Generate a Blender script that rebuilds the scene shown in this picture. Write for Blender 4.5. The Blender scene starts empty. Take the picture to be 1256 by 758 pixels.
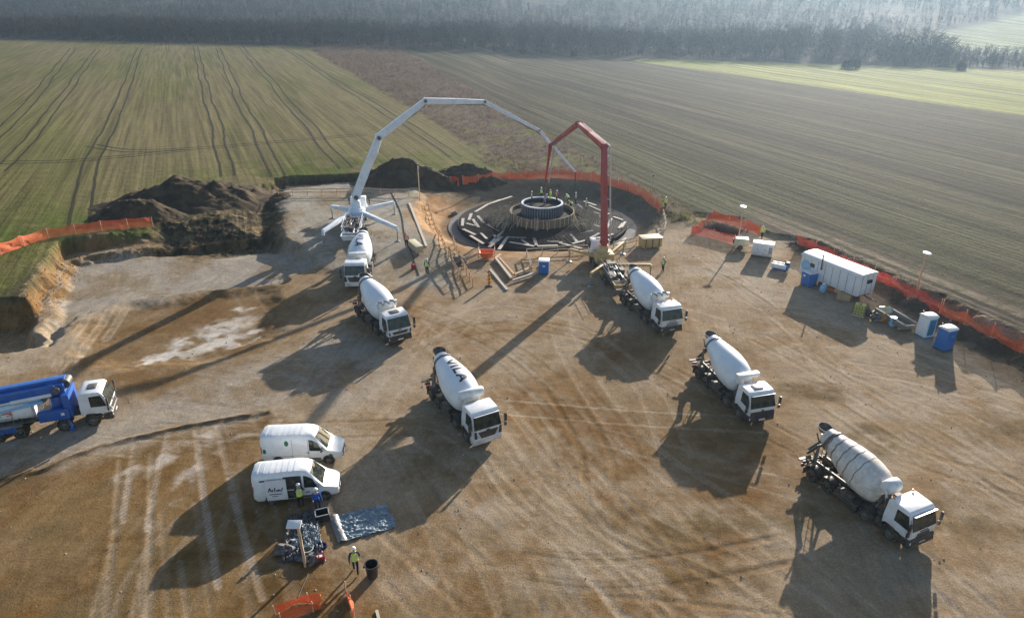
import bpy, bmesh, math, random
import numpy as np
from mathutils import Vector, Matrix
R = math.radians
random.seed(7)
rng = np.random.default_rng(7)
SC = bpy.context.scene
COL = SC.collection

# ------------------------------------------------------------------ camera
CAM_H, PITCH, FPX = 30.0, R(25.0), 837.0
cam = bpy.data.cameras.new('camera'); camo = bpy.data.objects.new('camera', cam); COL.objects.link(camo)
camo.location = (0, 0, CAM_H); camo.rotation_euler = (R(90) - PITCH, 0, 0)
cam.sensor_width = 36; cam.lens = 36 * FPX / 1256; cam.clip_end = 6000; cam.clip_start = .5
SC.camera = camo

# ------------------------------------------------------------------ light
SUN_EL, SUN_AZ = R(16), R(28)          # azimuth clockwise from +Y
w = bpy.data.worlds.new('World'); SC.world = w; w.use_nodes = True
nt = w.node_tree; sky = nt.nodes.new('ShaderNodeTexSky'); sky.sky_type = 'NISHITA'
sky.sun_disc = False; sky.sun_elevation = SUN_EL; sky.sun_rotation = SUN_AZ
sky.air_density = 1.0; sky.dust_density = 1.0; sky.ozone_density = 1.0
nt.links.new(sky.outputs[0], nt.nodes['Background'].inputs[0]); nt.nodes['Background'].inputs[1].default_value = .085
sl = bpy.data.lights.new('sun', 'SUN'); sl.energy = 5.0; sl.angle = R(.53); sl.color = (1, .92, .81)
so = bpy.data.objects.new('sun', sl); COL.objects.link(so)
sdir = Vector((math.sin(SUN_AZ) * math.cos(SUN_EL), math.cos(SUN_AZ) * math.cos(SUN_EL), math.sin(SUN_EL)))
so.rotation_euler = sdir.to_track_quat('Z', 'Y').to_euler(); so.location = sdir * 300
SC.view_settings.view_transform = 'Standard'; SC.view_settings.look = 'None'
SC.view_settings.exposure = 1.16; SC.view_settings.gamma = 1.0
SC.cycles.volume_bounces = 1; SC.cycles.max_bounces = 8

# ------------------------------------------------------------------ helpers
def at(px, py, z=0.0):
    """ground point (at height z) that the survey photo shows at a pixel"""
    u, v = (px - 628) / FPX, (py - 379) / FPX
    c, s = math.cos(PITCH), math.sin(PITCH)
    t = (CAM_H - z) / (s + v * c)
    return (u * t, (c - v * s) * t)
def atl(pts, z=0.0): return np.array([at(p[0], p[1], z) for p in pts])
def on_plane(px, py, A, B):
    """3D point of a pixel in the vertical plane through ground points A and B"""
    u, v = (px - 628) / FPX, (py - 379) / FPX
    c, s = math.cos(PITCH), math.sin(PITCH)
    d = (u, c - v * s, -(s + v * c)); n = (B[1] - A[1], A[0] - B[0])
    t = (A[0] * n[0] + A[1] * n[1]) / (d[0] * n[0] + d[1] * n[1])
    return Vector((d[0] * t, d[1] * t, CAM_H + d[2] * t))

def ss(a, b, x):
    t = np.clip((x - a) / (b - a), 0, 1); return t * t * (3 - 2 * t)
def _h(ix, iy, seed):
    n = (ix.astype(np.int64) * 374761393 + iy.astype(np.int64) * 668265263 + seed * 1274126177) & 0x7fffffff
    n = ((n ^ (n >> 13)) * 1274126177) & 0x7fffffff
    return ((n ^ (n >> 16)) & 0xffff) / 65535.0
def vn(x, y, seed=0):
    x = np.asarray(x, float); y = np.asarray(y, float)
    ix, iy = np.floor(x), np.floor(y); fx, fy = x - ix, y - iy
    fx = fx * fx * (3 - 2 * fx); fy = fy * fy * (3 - 2 * fy)
    a, b, c, d = _h(ix, iy, seed), _h(ix + 1, iy, seed), _h(ix, iy + 1, seed), _h(ix + 1, iy + 1, seed)
    return (a + (b - a) * fx) * (1 - fy) + (c + (d - c) * fx) * fy
def fbm(x, y, seed=0, o=4):
    r = 0; amp = .5; f = 1.; tot = 0
    for k in range(o):
        r = r + amp * vn(np.asarray(x) * f + 17.3 * k, np.asarray(y) * f - 9.1 * k, seed + k); tot += amp; amp *= .55; f *= 2.03
    return r / tot
def sdist(x, y, poly):
    """signed distance, inside positive"""
    x = np.asarray(x, float); y = np.asarray(y, float)
    best = np.full(x.shape, 1e18); ins = np.zeros(x.shape, bool); n = len(poly)
    for i in range(n):
        ax, ay = poly[i]; bx, by = poly[(i + 1) % n]
        dx, dy = bx - ax, by - ay; L = dx * dx + dy * dy + 1e-12
        t = np.clip(((x - ax) * dx + (y - ay) * dy) / L, 0, 1)
        best = np.minimum(best, (x - ax - t * dx) ** 2 + (y - ay - t * dy) ** 2)
        if ay != by:
            cr = ((ay > y) != (by > y)) & (x < (bx - ax) * (y - ay) / (by - ay) + ax); ins ^= cr
    d = np.sqrt(best); return np.where(ins, d, -d)
def ldist(x, y, line):
    best = np.full(np.shape(x), 1e18)
    for (ax, ay), (bx, by) in zip(line[:-1], line[1:]):
        dx, dy = bx - ax, by - ay; L = dx * dx + dy * dy + 1e-12
        t = np.clip(((x - ax) * dx + (y - ay) * dy) / L, 0, 1)
        best = np.minimum(best, (x - ax - t * dx) ** 2 + (y - ay - t * dy) ** 2)
    return np.sqrt(best)
def catmull(P, n=8):
    P = [np.array(p, float) for p in P]; P = [2 * P[0] - P[1]] + P + [2 * P[-1] - P[-2]]; out = []
    for i in range(1, len(P) - 2):
        for k in range(n):
            t = k / n; a, b, c, d = P[i - 1], P[i], P[i + 1], P[i + 2]
            out.append(.5 * ((2 * b) + (c - a) * t + (2 * a - 5 * b + 4 * c - d) * t * t + (3 * b - a - 3 * c + d) * t ** 3))
    out.append(P[-2]); return np.array(out)

# ------------------------------------------------------------------ materials
M = {}
def mat(name, col, rough=.6, metal=0., var=.15, vs=2., dirt_or_reflection=None, damt=.5, ds=1.5, dlow=None, bump=0., bs=12., trans=0., coat=0., emit=0.):
    m = bpy.data.materials.new(name); m.use_nodes = True; n = m.node_tree; N = n.nodes; L = n.links
    b = N['Principled BSDF']; b.inputs['Roughness'].default_value = rough; b.inputs['Metallic'].default_value = metal
    b.inputs['Coat Weight'].default_value = coat
    if rough >= .84: b.inputs['Specular IOR Level'].default_value = .12
    tc = N.new('ShaderNodeTexCoord')
    nz = N.new('ShaderNodeTexNoise'); nz.inputs['Scale'].default_value = vs; nz.inputs['Detail'].default_value = 5; L.new(tc.outputs['Object'], nz.inputs['Vector'])
    mx = N.new('ShaderNodeMix'); mx.data_type = 'RGBA'; mx.blend_type = 'MIX'
    c = np.array(col); mx.inputs[6].default_value = (*np.clip(c * (1 - var), 0, 1), 1); mx.inputs[7].default_value = (*np.clip(c * (1 + var), 0, 1), 1)
    L.new(nz.outputs['Fac'], mx.inputs[0]); out = mx.outputs[2]
    if dirt_or_reflection is not None:
        n2 = N.new('ShaderNodeTexNoise'); n2.inputs['Scale'].default_value = ds; n2.inputs['Detail'].default_value = 7; n2.inputs['Roughness'].default_value = .65
        L.new(tc.outputs['Object'], n2.inputs['Vector'])
        rp = N.new('ShaderNodeMapRange'); rp.inputs[1].default_value = .42; rp.inputs[2].default_value = .72; rp.inputs[3].default_value = 0; rp.inputs[4].default_value = damt
        L.new(n2.outputs['Fac'], rp.inputs[0]); fac = rp.outputs[0]
        if dlow is not None:
            sx = N.new('ShaderNodeSeparateXYZ'); L.new(tc.outputs['Object'], sx.inputs[0])
            lr = N.new('ShaderNodeMapRange'); lr.inputs[1].default_value = dlow[0]; lr.inputs[2].default_value = dlow[1]; lr.inputs[3].default_value = damt * .95; lr.inputs[4].default_value = 0
            L.new(sx.outputs[2], lr.inputs[0])
            ad = N.new('ShaderNodeMath'); ad.operation = 'MULTIPLY_ADD'; ad.use_clamp = True
            L.new(lr.outputs[0], ad.inputs[0]); L.new(n2.outputs['Fac'], ad.inputs[1]); L.new(fac, ad.inputs[2])
            mm = N.new('ShaderNodeMath'); mm.operation = 'MULTIPLY'; mm.inputs[1].default_value = .35; L.new(fac, mm.inputs[0]); L.new(mm.outputs[0], ad.inputs[2]); fac = ad.outputs[0]
        m2 = N.new('ShaderNodeMix'); m2.data_type = 'RGBA'; m2.inputs[7].default_value = (*dirt_or_reflection, 1)
        L.new(fac, m2.inputs[0]); L.new(out, m2.inputs[6]); out = m2.outputs[2]
    L.new(out, b.inputs['Base Color'])
    if bump:
        nb = N.new('ShaderNodeTexNoise'); nb.inputs['Scale'].default_value = bs; nb.inputs['Detail'].default_value = 5; L.new(tc.outputs['Object'], nb.inputs['Vector'])
        bp = N.new('ShaderNodeBump'); bp.inputs['Strength'].default_value = bump; bp.inputs['Distance'].default_value = .05; L.new(nb.outputs['Fac'], bp.inputs['Height']); L.new(bp.outputs[0], b.inputs['Normal'])
    if trans:
        tr = N.new('ShaderNodeBsdfTransparent'); ms = N.new('ShaderNodeMixShader'); o = N['Material Output']
        n3 = N.new('ShaderNodeTexNoise'); n3.inputs['Scale'].default_value = 14; n3.inputs['Detail'].default_value = 4; L.new(tc.outputs['Object'], n3.inputs['Vector'])
        r3 = N.new('ShaderNodeMapRange'); r3.inputs[1].default_value = .3; r3.inputs[2].default_value = .7; r3.inputs[3].default_value = 0; r3.inputs[4].default_value = trans * 2
        L.new(n3.outputs['Fac'], r3.inputs[0]); L.new(r3.outputs[0], ms.inputs[0]); L.new(b.outputs[0], ms.inputs[1]); L.new(tr.outputs[0], ms.inputs[2]); L.new(ms.outputs[0], o.inputs[0])
    M[name] = m; return m
DUST = (.33, .25, .17); MUD = (.16, .11, .065)
mat('white_paint', (.74, .75, .77), .38, var=.03, dirt_or_reflection=DUST, damt=.8, ds=2.2, dlow=(.4, 1.6), coat=.3)
mat('bumper_navy', (.012, .017, .035), .45, var=.2, dirt_or_reflection=DUST, damt=.3)
mat('van_white', (.77, .78, .79), .3, var=.02, dirt_or_reflection=DUST, damt=.5, ds=2.5, dlow=(.1, 1.0), coat=.5)
mat('drum_white', (.72, .75, .79), .36, var=.05, vs=.8, dirt_or_reflection=(.45, .42, .38), damt=.35, ds=1.2, coat=.2)
mat('drum_dirty', (.66, .62, .57), .6, var=.12, vs=1.0, dirt_or_reflection=(.34, .25, .18), damt=.75, ds=1.7)
mat('drum_stain', (.2, .17, .15), .75, var=.3, vs=4, dirt_or_reflection=(.4, .33, .28), damt=.8, ds=4)
mat('tank_white', (.74, .74, .73), .45, var=.05, dirt_or_reflection=(.35, .3, .25), damt=.4, ds=3)
mat('glass_dark', (.012, .015, .017), .06, var=.1, dirt_or_reflection=(.10, .11, .07), damt=.7, ds=2.6)  # greenish patches painted in for reflections and the interior behind the glass
mat('black_plastic', (.022, .023, .026), .5, var=.2, dirt_or_reflection=DUST, damt=.35, ds=3)
mat('chassis_dark', (.022, .023, .026), .6, var=.3, dirt_or_reflection=DUST, damt=.6, ds=2.5)
mat('machinery_grey', (.085, .088, .092), .5, metal=.3, var=.35, vs=6, dirt_or_reflection=DUST, damt=.5, ds=3)
mat('rubber', (.022, .022, .022), .85, var=.3, dirt_or_reflection=DUST, damt=.55, ds=5, bump=.3, bs=30)
mat('rim_grey', (.13, .13, .135), .5, metal=.4, var=.2, dirt_or_reflection=DUST, damt=.6, ds=5)
mat('pipe_grey', (.42, .43, .44), .5, metal=.1, var=.15, dirt_or_reflection=MUD, damt=.3)
mat('steel', (.26, .27, .28), .5, metal=.5, var=.15, dirt_or_reflection=MUD, damt=.3)
mat('lamp_glass', (.75, .75, .72), .12, var=.05)
mat('amber', (.75, .25, .03), .3, var=.1)
mat('red_lens', (.5, .03, .02), .3, var=.1)
mat('navy_ink', (.02, .03, .09), .5, var=.2)
mat('black_ink', (.02, .02, .025), .5, var=.2)
mat('green_decal', (.02, .16, .07), .5, var=.2)
mat('boom_white', (.68, .74, .82), .4, var=.06, dirt_or_reflection=(.3, .28, .26), damt=.4, ds=1.2, coat=.2)
mat('boom_red', (.34, .022, .025), .42, var=.15, dirt_or_reflection=(.2, .1, .08), damt=.4, ds=1.3, coat=.2)
mat('boom_blue', (.012, .10, .40), .4, var=.12, dirt_or_reflection=(.15, .17, .2), damt=.35, ds=1.6, coat=.2)
mat('light_blue', (.22, .45, .68), .4, var=.1, dirt_or_reflection=DUST, damt=.3)
mat('pump_yellow', (.52, .36, .14), .5, var=.15, dirt_or_reflection=MUD, damt=.5, ds=2)
mat('timber', (.5, .4, .27), .8, var=.25, vs=3, dirt_or_reflection=MUD, damt=.4, ds=4)
mat('timber_orange', (.46, .28, .15), .8, var=.25, vs=3, dirt_or_reflection=MUD, damt=.4, ds=4)
mat('timber_pale', (.5, .44, .36), .8, var=.2, vs=3, dirt_or_reflection=MUD, damt=.35, ds=3)
mat('plank_grey', (.5, .46, .42), .85, var=.2, vs=3, dirt_or_reflection=MUD, damt=.4, ds=3)
mat('formwork', (.2, .145, .095), .75, var=.3, vs=2.5, dirt_or_reflection=(.12, .09, .06), damt=.6, ds=2)
mat('rebar', (.04, .027, .02), .8, metal=.2, var=.35, vs=1.2)
mat('rebar_pale', (.38, .33, .24), .7, var=.3)
mat('slab_dark', (.022, .018, .016), .85, var=.5, vs=1.5, bump=.6, bs=6)
mat('wet_concrete', (.2, .2, .2), .35, var=.15)
mat('concrete', (.2, .19, .18), .85, var=.15, vs=1.5, dirt_or_reflection=MUD, damt=.6, ds=1, bump=.2)
mat('flange_blue', (.03, .06, .12), .45, metal=.2, var=.3, vs=4)
mat('flange_white', (.62, .66, .7), .4, var=.15, vs=4)
mat('net_orange', (.85, .13, .03), .65, var=.25, vs=1.2, trans=.3)
mat('net_red', (.78, .07, .035), .65, var=.2, vs=1.2, trans=.32)
mat('trailer_white', (.66, .68, .72), .5, var=.05, dirt_or_reflection=(.32, .27, .24), damt=.55, ds=1.3, dlow=(.6, 1.6))
mat('trailer_roof', (.74, .72, .68), .55, var=.08, dirt_or_reflection=(.4, .35, .3), damt=.4, ds=1.2)
mat('toilet_blue', (.015, .13, .42), .5, var=.06)
mat('toilet_white', (.7, .72, .74), .5, var=.04, dirt_or_reflection=DUST, damt=.4, dlow=(0, .5))
mat('teal', (.02, .16, .25), .5)
mat('white_plastic', (.74, .74, .73), .45, var=.05, dirt_or_reflection=DUST, damt=.25)
mat('yellow_plastic', (.55, .5, .07), .6, var=.2, dirt_or_reflection=(.3, .3, .2), damt=.5, ds=4)
mat('cream_box', (.6, .54, .36), .5, var=.1, dirt_or_reflection=DUST, damt=.4)
mat('orange_plastic', (.8, .14, .03), .5, var=.1, dirt_or_reflection=DUST, damt=.3)
mat('barrier_yellow', (.7, .38, .03), .5, var=.1)
mat('cardboard', (.42, .3, .17), .8, var=.15)
mat('brown_rag', (.32, .16, .06), .85, var=.35, vs=3)
mat('tarp', (.17, .22, .26), .5, var=.35, vs=2, dirt_or_reflection=(.24, .26, .26), damt=.5, ds=2.0, bump=.35, bs=6)
mat('tarp_edge', (.2, .2, .19), .4, var=.4, vs=4)
mat('black_bin', (.02, .021, .023), .4, var=.2, dirt_or_reflection=DUST, damt=.25)
mat('dark_junk', (.045, .05, .065), .6, var=.6, vs=5, dirt_or_reflection=DUST, damt=.6, ds=5)
mat('foil_grey', (.24, .27, .3), .6, metal=0, var=.4, vs=5)
mat('skin', (.42, .25, .17), .6, var=.08)
mat('hivis_yellow', (.55, .75, .04), .7, var=.1)
mat('hivis_orange', (.85, .2, .04), .7, var=.1)
mat('vest_band', (.6, .62, .62), .4, var=.05)
mat('cloth_navy', (.02, .03, .08), .85, var=.2)
mat('cloth_blue', (.03, .1, .38), .85, var=.2)
mat('cloth_dark', (.03, .03, .035), .85, var=.2)
mat('cloth_pale', (.45, .52, .5), .85, var=.15)
mat('cloth_pink', (.45, .2, .2), .85, var=.15)
mat('cloth_lilac', (.34, .3, .46), .85, var=.15)
mat('helmet_white', (.78, .78, .76), .35, var=.03)
mat('helmet_yellow', (.7, .5, .04), .35, var=.03)
mat('boot', (.03, .022, .016), .8)
mat('soil_dark', (.05, .037, .025), .95, var=.5, vs=.9, dirt_or_reflection=(.12, .085, .05), damt=.75, ds=.45, bump=1.0, bs=3.)
mat('stone', (.3, .25, .19), .9, var=.3, vs=2, bump=.4)

# ------------------------------------------------------------------ mesh builder
class MB:
    def __init__(s): s.v = []; s.f = []; s.m = []; s.mi = 0
    def add(s, V, F):
        o = len(s.v); s.v += [tuple(v) for v in V]; s.f += [tuple(i + o for i in f) for f in F]; s.m += [s.mi] * len(F); return s
    def use(s, i): s.mi = i; return s
    def box(s, c, d, rz=0., ry=0., rx=0., top=(1., 1.)):
        x, y, z = d[0] / 2, d[1] / 2, d[2] / 2
        V = [Vector((a * x * (top[0] if k > 0 else 1), b * y * (top[1] if k > 0 else 1), k * z)) for k in (-1, 1) for (a, b) in ((-1, -1), (1, -1), (1, 1), (-1, 1))]
        m = Matrix.Translation(c) @ Matrix.Rotation(rz, 4, 'Z') @ Matrix.Rotation(ry, 4, 'Y') @ Matrix.Rotation(rx, 4, 'X')
        return s.add([m @ v for v in V], [(3, 2, 1, 0), (4, 5, 6, 7), (0, 1, 5, 4), (1, 2, 6, 5), (2, 3, 7, 6), (3, 0, 4, 7)])
    def beam(s, p, q, w0, h0, w1=None, h1=None, up=(0, 0, 1)):
        p, q = Vector(p), Vector(q); w1 = w0 if w1 is None else w1; h1 = h0 if h1 is None else h1
        d = (q - p).normalized(); u = Vector(up)
        if abs(d.dot(u)) > .98: u = Vector((1, 0, 0))
        r = d.cross(u).normalized(); u = r.cross(d)
        V = []
        for c, w_, h_ in ((p, w0, h0), (q, w1, h1)):
            V += [c - r * w_ / 2 - u * h_ / 2, c + r * w_ / 2 - u * h_ / 2, c + r * w_ / 2 + u * h_ / 2, c - r * w_ / 2 + u * h_ / 2]
        return s.add(V, [(0, 1, 2, 3), (7, 6, 5, 4), (4, 5, 1, 0), (5, 6, 2, 1), (6, 7, 3, 2), (7, 4, 0, 3)])
    def tube(s, pts, r, n=8, r1=None, caps=True):
        pts = [Vector(p) for p in pts]; V = []; F = []; k = len(pts); ref = None
        for i, p in enumerate(pts):
            d = (pts[min(i + 1, k - 1)] - pts[max(i - 1, 0)]).normalized()
            if ref is None: ref = Vector((0, 0, 1)) if abs(d.z) < .9 else Vector((1, 0, 0))
            a = d.cross(ref).normalized(); b = a.cross(d).normalized(); ref = b if abs(d.dot(b)) < .9 else ref
            rr = r if r1 is None else r + (r1 - r) * i / (k - 1)
            V += [p + (a * math.cos(2 * math.pi * j / n) + b * math.sin(2 * math.pi * j / n)) * rr for j in range(n)]
        for i in range(k - 1):
            for j in range(n):
                F.append((i * n + j, i * n + (j + 1) % n, (i + 1) * n + (j + 1) % n, (i + 1) * n + j))
        if caps: F += [tuple(range(n))[::-1], tuple(range((k - 1) * n, k * n))]
        return s.add(V, F)
    def lathe(s, prof, o=(0, 0, 0), axis=(0, 0, 1), n=24, caps=True):
        """prof: (distance along axis, radius)"""
        a = Vector(axis).normalized(); o = Vector(o); t = Vector((0, 1, 0)) if abs(a.y) < .9 else Vector((0, 0, 1))
        e1 = (t - a * a.dot(t)).normalized(); e2 = a.cross(e1)
        V = []; F = []
        for (d, r) in prof:
            V += [o + a * d + (e1 * math.cos(2 * math.pi * j / n) + e2 * math.sin(2 * math.pi * j / n)) * r for j in range(n)]
        for i in range(len(prof) - 1):
            for j in range(n): F.append((i * n + j, i * n + (j + 1) % n, (i + 1) * n + (j + 1) % n, (i + 1) * n + j))
        if caps: F += [tuple(range(n))[::-1], tuple(range((len(prof) - 1) * n, len(prof) * n))]
        return s.add(V, F)
    def prism(s, prof, hw):
        """profile in XZ, extruded over Y from -hw(x,z) to hw(x,z)"""
        n = len(prof); V = [(x, -hw(x, z), z) for x, z in prof] + [(x, hw(x, z), z) for x, z in prof]
        F = [tuple(range(n)), tuple(range(2 * n - 1, n - 1, -1))] + [(i, i + n, (i + 1) % n + n, (i + 1) % n) for i in range(n)]
        return s.add(V, F)
    def loft(s, rings, caps=True, closed=True):
        n = len(rings[0]); V = [p for r in rings for p in r]; F = []
        for i in range(len(rings) - 1):
            for j in range(n if closed else n - 1):
                F.append((i * n + j, i * n + (j + 1) % n, (i + 1) * n + (j + 1) % n, (i + 1) * n + j))
        if caps: F += [tuple(range(n))[::-1], tuple(range((len(rings) - 1) * n, len(rings) * n))]
        return s.add(V, F)
    def grid(s, fn, nu, nv):
        V = [fn(i / nu, j / nv) for i in range(nu + 1) for j in range(nv + 1)]
        F = [(i * (nv + 1) + j, (i + 1) * (nv + 1) + j, (i + 1) * (nv + 1) + j + 1, i * (nv + 1) + j + 1) for i in range(nu) for j in range(nv)]
        return s.add(V, F)
    def slab(s, quad, th):
        """thick plate from four corners, pushed out along its normal"""
        q = [Vector(p) for p in quad]; nrm = (q[1] - q[0]).cross(q[3] - q[0]).normalized() * th
        return s.add(q + [p + nrm for p in q], [(3, 2, 1, 0), (4, 5, 6, 7), (0, 1, 5, 4), (1, 2, 6, 5), (2, 3, 7, 6), (3, 0, 4, 7)])
    def xf(s, m): s.v = [tuple(m @ Vector(v)) for v in s.v]; return s

def link(name, mb, mats, parent=None, bevel=0., label=None, smooth=.6, fix=True):
    me = bpy.data.meshes.new(name); me.from_pydata(mb.v, [], mb.f)
    for m in ([mats] if isinstance(mats, str) else mats): me.materials.append(M[m])
    me.polygons.foreach_set('material_index', mb.m)
    if fix or bevel:
        bm = bmesh.new(); bm.from_mesh(me)
        if bevel:
            es = [e for e in bm.edges if len(e.link_faces) == 2 and e.calc_face_angle(0) > .5]
            if es: bmesh.ops.bevel(bm, geom=es, offset=bevel, segments=2, affect='EDGES', profile=.6, clamp_overlap=True)
        if fix: bmesh.ops.recalc_face_normals(bm, faces=bm.faces)
        bm.to_mesh(me); bm.free()
    me.polygons.foreach_set('use_smooth', [True] * len(me.polygons)); me.set_sharp_from_angle(angle=smooth)
    o = bpy.data.objects.new(name, me); COL.objects.link(o)
    if parent: o.parent = parent
    if label: o['label'] = label
    return o
def tag(o, label=None, cat=None, group=None, kind=None):
    for k, v in (('label', label), ('category', cat), ('group', group), ('kind', kind)):
        if v: o[k] = v
    return o
def thing(name, label, cat, loc=(0, 0, 0), rz=0., group=None):
    o = bpy.data.objects.new(name, None); COL.objects.link(o); o.empty_display_size = .2
    o.location = loc; o.rotation_euler = (0, 0, rz); return tag(o, label, cat, group)
def kids(o): return [c for c in bpy.data.objects if c.parent == o]
def dup(o, loc=None, rz=None, label=None, parent=None):
    c = o.copy(); COL.objects.link(c); c.parent = parent
    if loc is not None: c.location = loc
    if rz is not None: c.rotation_euler = (0, 0, rz)
    if label: c['label'] = label
    for k in kids(o): dup(k, parent=c)
    return c
def quad_mesh(name, Q, colr, material):
    """many loose quads: Q (n,4,3), colr (n,3)"""
    n = len(Q); me = bpy.data.meshes.new(name); me.vertices.add(n * 4); me.vertices.foreach_set('co', Q.reshape(-1).astype(np.float32))
    me.loops.add(n * 4); me.loops.foreach_set('vertex_index', np.arange(n * 4, dtype=np.int32))
    me.polygons.add(n); me.polygons.foreach_set('loop_start', np.arange(0, n * 4, 4, dtype=np.int32)); me.polygons.foreach_set('loop_total', np.full(n, 4, np.int32))
    me.update(calc_edges=True)
    a = me.color_attributes.new('col', 'FLOAT_COLOR', 'POINT'); c4 = np.ones((n, 4, 4), np.float32); c4[:, :, :3] = colr[:, None, :]; a.data.foreach_set('color', c4.reshape(-1))
    me.materials.append(material); o = bpy.data.objects.new(name, me); COL.objects.link(o); return o
def attr_mat(name, rough=.9, transl=0.):
    m = bpy.data.materials.new(name); m.use_nodes = True; N = m.node_tree.nodes; L = m.node_tree.links; b = N['Principled BSDF']
    a = N.new('ShaderNodeAttribute'); a.attribute_name = 'col'; L.new(a.outputs['Color'], b.inputs['Base Color']); b.inputs['Roughness'].default_value = rough
    b.inputs['Specular IOR Level'].default_value = .0
    if transl:
        t = N.new('ShaderNodeBsdfTranslucent'); L.new(a.outputs['Color'], t.inputs['Color']); ms = N.new('ShaderNodeMixShader'); ms.inputs[0].default_value = transl
        L.new(b.outputs[0], ms.inputs[1]); L.new(t.outputs[0], ms.inputs[2]); L.new(ms.outputs[0], N['Material Output'].inputs[0])
    return m
# ------------------------------------------------------------------ terrain
C0 = np.array((4.45, 97.6)); RS = 12.5                     # foundation centre and radius
W = lambda *p: np.array(p, float)
SITE = np.vstack([atl([(-700, 395), (0, 391), (38, 389), (86, 312), (190, 297), (318, 289), (336, 241), (350, 231), (440, 227), (515, 231), (556, 230), (580, 224),
                       (690, 214), (750, 227), (800, 252), (824, 272), (850, 264), (905, 272), (932, 290), (980, 298), (1100, 352), (1256, 424), (1500, 536)]), W((95, -70), (-170, -70))])
PLAT = atl([(88, 320), (190, 302), (322, 288), (352, 300), (392, 325), (340, 345), (262, 352), (150, 368), (95, 385), (60, 420), (70, 370)])
PAD = atl([(330, 228), (515, 224), (512, 250), (528, 285), (556, 330), (560, 356), (500, 352), (400, 335), (350, 300), (338, 262)])
CLAY = atl([(100, 395), (160, 372), (262, 356), (335, 347), (352, 372), (340, 412), (270, 440), (160, 452), (92, 448)])
OCHRE = atl([(-60, 596), (60, 578), (180, 540), (332, 503), (345, 520), (330, 560), (420, 630), (420, 690), (500, 758), (480, 840), (-200, 860)])
ROAD = atl([(-300, 640), (-200, 540), (0, 545), (140, 505), (250, 465), (350, 430), (420, 400), (500, 440), (430, 500), (330, 503), (120, 550), (0, 590)])
HOLE = atl([(862, 279), (878, 274), (910, 283), (902, 291)])
RIDGE = atl([(985, 303), (1060, 340), (1120, 375), (1190, 412), (1256, 442), (1400, 505)])
ROUGH = atl([(188, 296), (200, 262), (250, 250), (325, 238), (345, 240), (340, 292), (262, 300)], 1.0)
HOLLOW = atl([(-120, 396), (34, 393), (50, 418), (20, 430), (-120, 436)])
TRN = W(.309, .951)                                         # direction away from the far tree line
def hbase(x, y):
    x = np.asarray(x, float); y = np.asarray(y, float)
    jx = x + 2.4 * (fbm(x * .35, y * .35, 3) - .5); jy = y + 2.4 * (fbm(x * .35, y * .35, 4) - .5)
    so_ = -sdist(jx, jy, SITE)                              # positive outside the site
    hout = .35 + 1.45 * ss(2, -24, x) + .5 * ss(20, 45, x) * ss(110, 60, y)
    rm = ss(-7, 1, sdist(x, y, ROUGH)); z = hout * ss(-.2 - .8 * rm, 1.1 + 5.0 * rm, so_)
    ins = 1 - ss(-1.0, .4, so_)
    z = z + ins * (-.8 * ss(-.6, .8, sdist(jx, jy, PLAT)) + .75 * ss(-1.6, .6, sdist(jx, jy, PAD)) * ss(69, 86, y) - .45 * ss(-.8, 2.2, sdist(jx + 1 * (fbm(x * .3, y * .3, 14) - .5), jy + 1 * (fbm(x * .3, y * .3, 15) - .5), CLAY)))
    # pit round the foundation
    r = np.hypot(x - C0[0], y - C0[1]); th = np.arctan2(y - C0[1], x - C0[0])
    rim = np.interp(th, [-3.15, -2.6, -2.0, -1.57, -.8, 0, .8, 1.57, 2.2, 2.7, 3.15], [19.5, 19, 17.2, 16.0, 16.5, 18.2, 21.5, 23.5, 20.5, 19.8, 19.5])
    rim = rim + .8 * (fbm(x * .4, y * .4, 9) - .5); pit = 1 - ss(14.2, rim, r)
    z = z * (1 - pit) - 1.6 * pit
    z = z - 1.5 * ss(-.1, .5, sdist(x, y, HOLE)) - .7 * ss(-1.5, 2.5, sdist(jx, jy, ROUGH)) - 1.3 * ss(-.6, .8, sdist(jx, jy, HOLLOW))
    # heaped topsoil inside the right fence
    z = z + .9 * np.exp(-(ldist(x, y, RIDGE) / 1.6) ** 2) * (.5 + fbm(x * .5, y * .5, 12))
    # land beyond the tree line
    s = x * TRN[0] + y * TRN[1] - 350; rgt = ss(0, 300, x)
    hill = (36 * ss(40, 620, s) + 14 * ss(500, 1200, s)) * (1 - rgt) + rgt * (36 * ss(-10, 520, s) + 14 * ss(400, 1200, s))
    z = z + hill + 7 * ss(30, 300, s) * (fbm(x * .006, y * .006, 21) - .5)
    return z
def hz(x, y): return float(hbase(np.array([x]), np.array([y]))[0])
def hit(px, py):
    """where the sight line of a photo pixel meets the land"""
    u, v = (px - 628) / FPX, (py - 379) / FPX; c, s = math.cos(PITCH), math.sin(PITCH)
    d = np.array((u, c - v * s, -(s + v * c))); t = np.concatenate([np.arange(30, 160, .5), np.arange(160, 1500, 2.)])
    zz = CAM_H + d[2] * t - hbase(d[0] * t, d[1] * t); k = np.argmax(zz < 0) if (zz < 0).any() else len(t) - 1
    f = zz[k - 1] / (zz[k - 1] - zz[k] + 1e-9) if k else 0; T = t[k - 1] + (t[k] - t[k - 1]) * f
    return d[0] * T, d[1] * T, CAM_H + d[2] * T

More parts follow.
